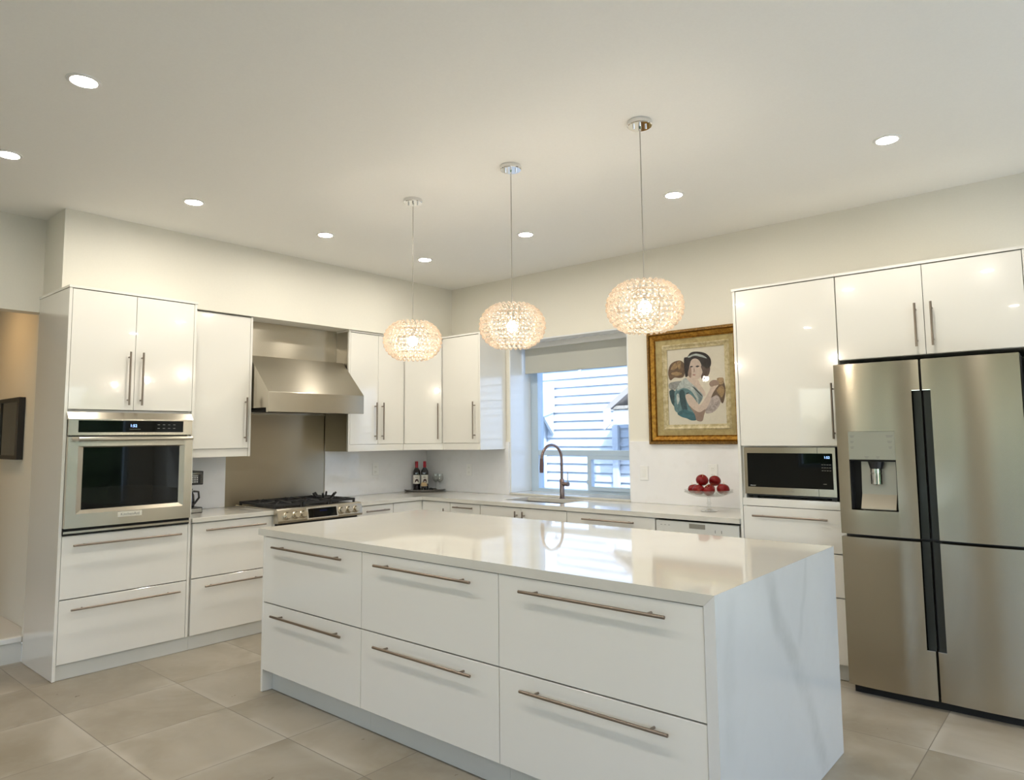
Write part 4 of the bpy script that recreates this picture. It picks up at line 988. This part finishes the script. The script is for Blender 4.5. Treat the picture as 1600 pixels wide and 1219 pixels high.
obj('lens', lathe(BM(), [(0, -.003), (.051, -.003)], (-.75, -4.1, 2.65), n=32), M['halllens'], r, recalc=False)

# bead pendants
def pendant_proto():
    r = thing('pendant_lamp', '', 'pendant lamp', (0, 0, 0), 'pendant lamps over the island')
    H = CZ - 2.092    # canopy at z=0, shade centre at -H
    b = BM(); lathe(b, [(0, 0), (.060, 0), (.062, -.004), (.062, -.022), (.058, -.026), (0, -.026)], (0, 0, 0), n=36)
    cn = obj('canopy', b, M['chrome'], r, True)
    b = BM(); tube(b, [(0, 0, -.026), (0, 0, -.048)], [.007, .005], 10)
    for s in (-1, 1): tube(b, [(s*.030*.76, s*.030*.65, -.026), (s*.030*.76, s*.030*.65, -.040)], .005, 10)
    obj('cord_grip', b, M['chrome'], cn, True)
    obj('cord', tube(BM(), [(0, 0, -.046), (0, 0, -H+.055)], .0028, 8), P('silver_cord', (.45, .42, .38), .4, .6), r, True)
    RX, RZ = .181, .119
    b = BM(); nrow = 12
    ico = bmesh.new(); bmesh.ops.create_icosphere(ico, subdivisions=2, radius=.0104)
    iv = [v.co.copy() for v in ico.verts]; iff = [[v.index for v in f.verts] for f in ico.faces]; ico.free()
    rings = []
    for k in range(nrow):
        th = math.radians(-62 + 124*k/(nrow-1)); rr = RX*math.cos(th)**.80; z = RZ*math.sin(th)/math.sin(math.radians(62))*.96
        rings.append((rr, z)); n = max(20, int(2*PI*rr/.0288))
        for j in range(n):
            a = 2*PI*(j+.5*(k % 2))/n; c = Vector((rr*math.cos(a), rr*math.sin(a), z-H)); nv = Vector((math.cos(a)*math.cos(th), math.sin(a)*math.cos(th), math.sin(th)))
            rot = Vector((0, 0, 1)).rotation_difference(nv).to_matrix()
            vs = [b.verts.new(c + rot @ Vector((v.x, v.y, v.z*1.0))) for v in iv]
            for f in iff: b.faces.new([vs[i] for i in f])
    sh = obj('beaded_shade', b, M['bead'], r, 'all', recalc=False); sh['kind'] = 'stuff'
    b = BM()
    for rr, z in rings[::2]:
        ri = rr-.012; tube(b, [(ri*math.cos(a), ri*math.sin(a), z-H) for a in [2*PI*k/40 for k in range(41)]], .0012, 5, False)
    for k in range(10):
        a = 2*PI*k/10; tube(b, [((rr-.012)*math.cos(a), (rr-.012)*math.sin(a), z-H) for rr, z in rings], .0012, 5, False)
    obj('wire_frame', b, P('gold_wire', (.55, .45, .30), .35, 1), r)
    b = BM(); tube(b, [(0, 0, -H+.058), (0, 0, -H+.026)], [.014, .018], 14); 
    for k in range(3):
        a = 2*PI*k/3; rr, z = rings[-1]; tube(b, [(0, 0, -H+.055), ((rr-.012)*math.cos(a), (rr-.012)*math.sin(a), z-H)], .002, 6)
    obj('lamp_holder', b, M['chrome'], r, True)
    b = BM(); bmesh.ops.create_icosphere(b, subdivisions=3, radius=.032, matrix=Matrix.Translation((0, 0, -H-.004)))
    obj('bulb', b, M['bulb'], r, 'all')
    return r
p0 = pendant_proto()
for i, (x, lab) in enumerate(((2.235, 'beaded glass pendant lamp nearest the range, leftmost of three'), (3.083, 'middle beaded glass pendant lamp over the island'), (3.932, 'beaded glass pendant lamp nearest the refrigerator, rightmost of three'))):
    o = p0 if i == 0 else copy_tree(p0)
    o.location = (x, -2.155, CZ); o['label'] = lab
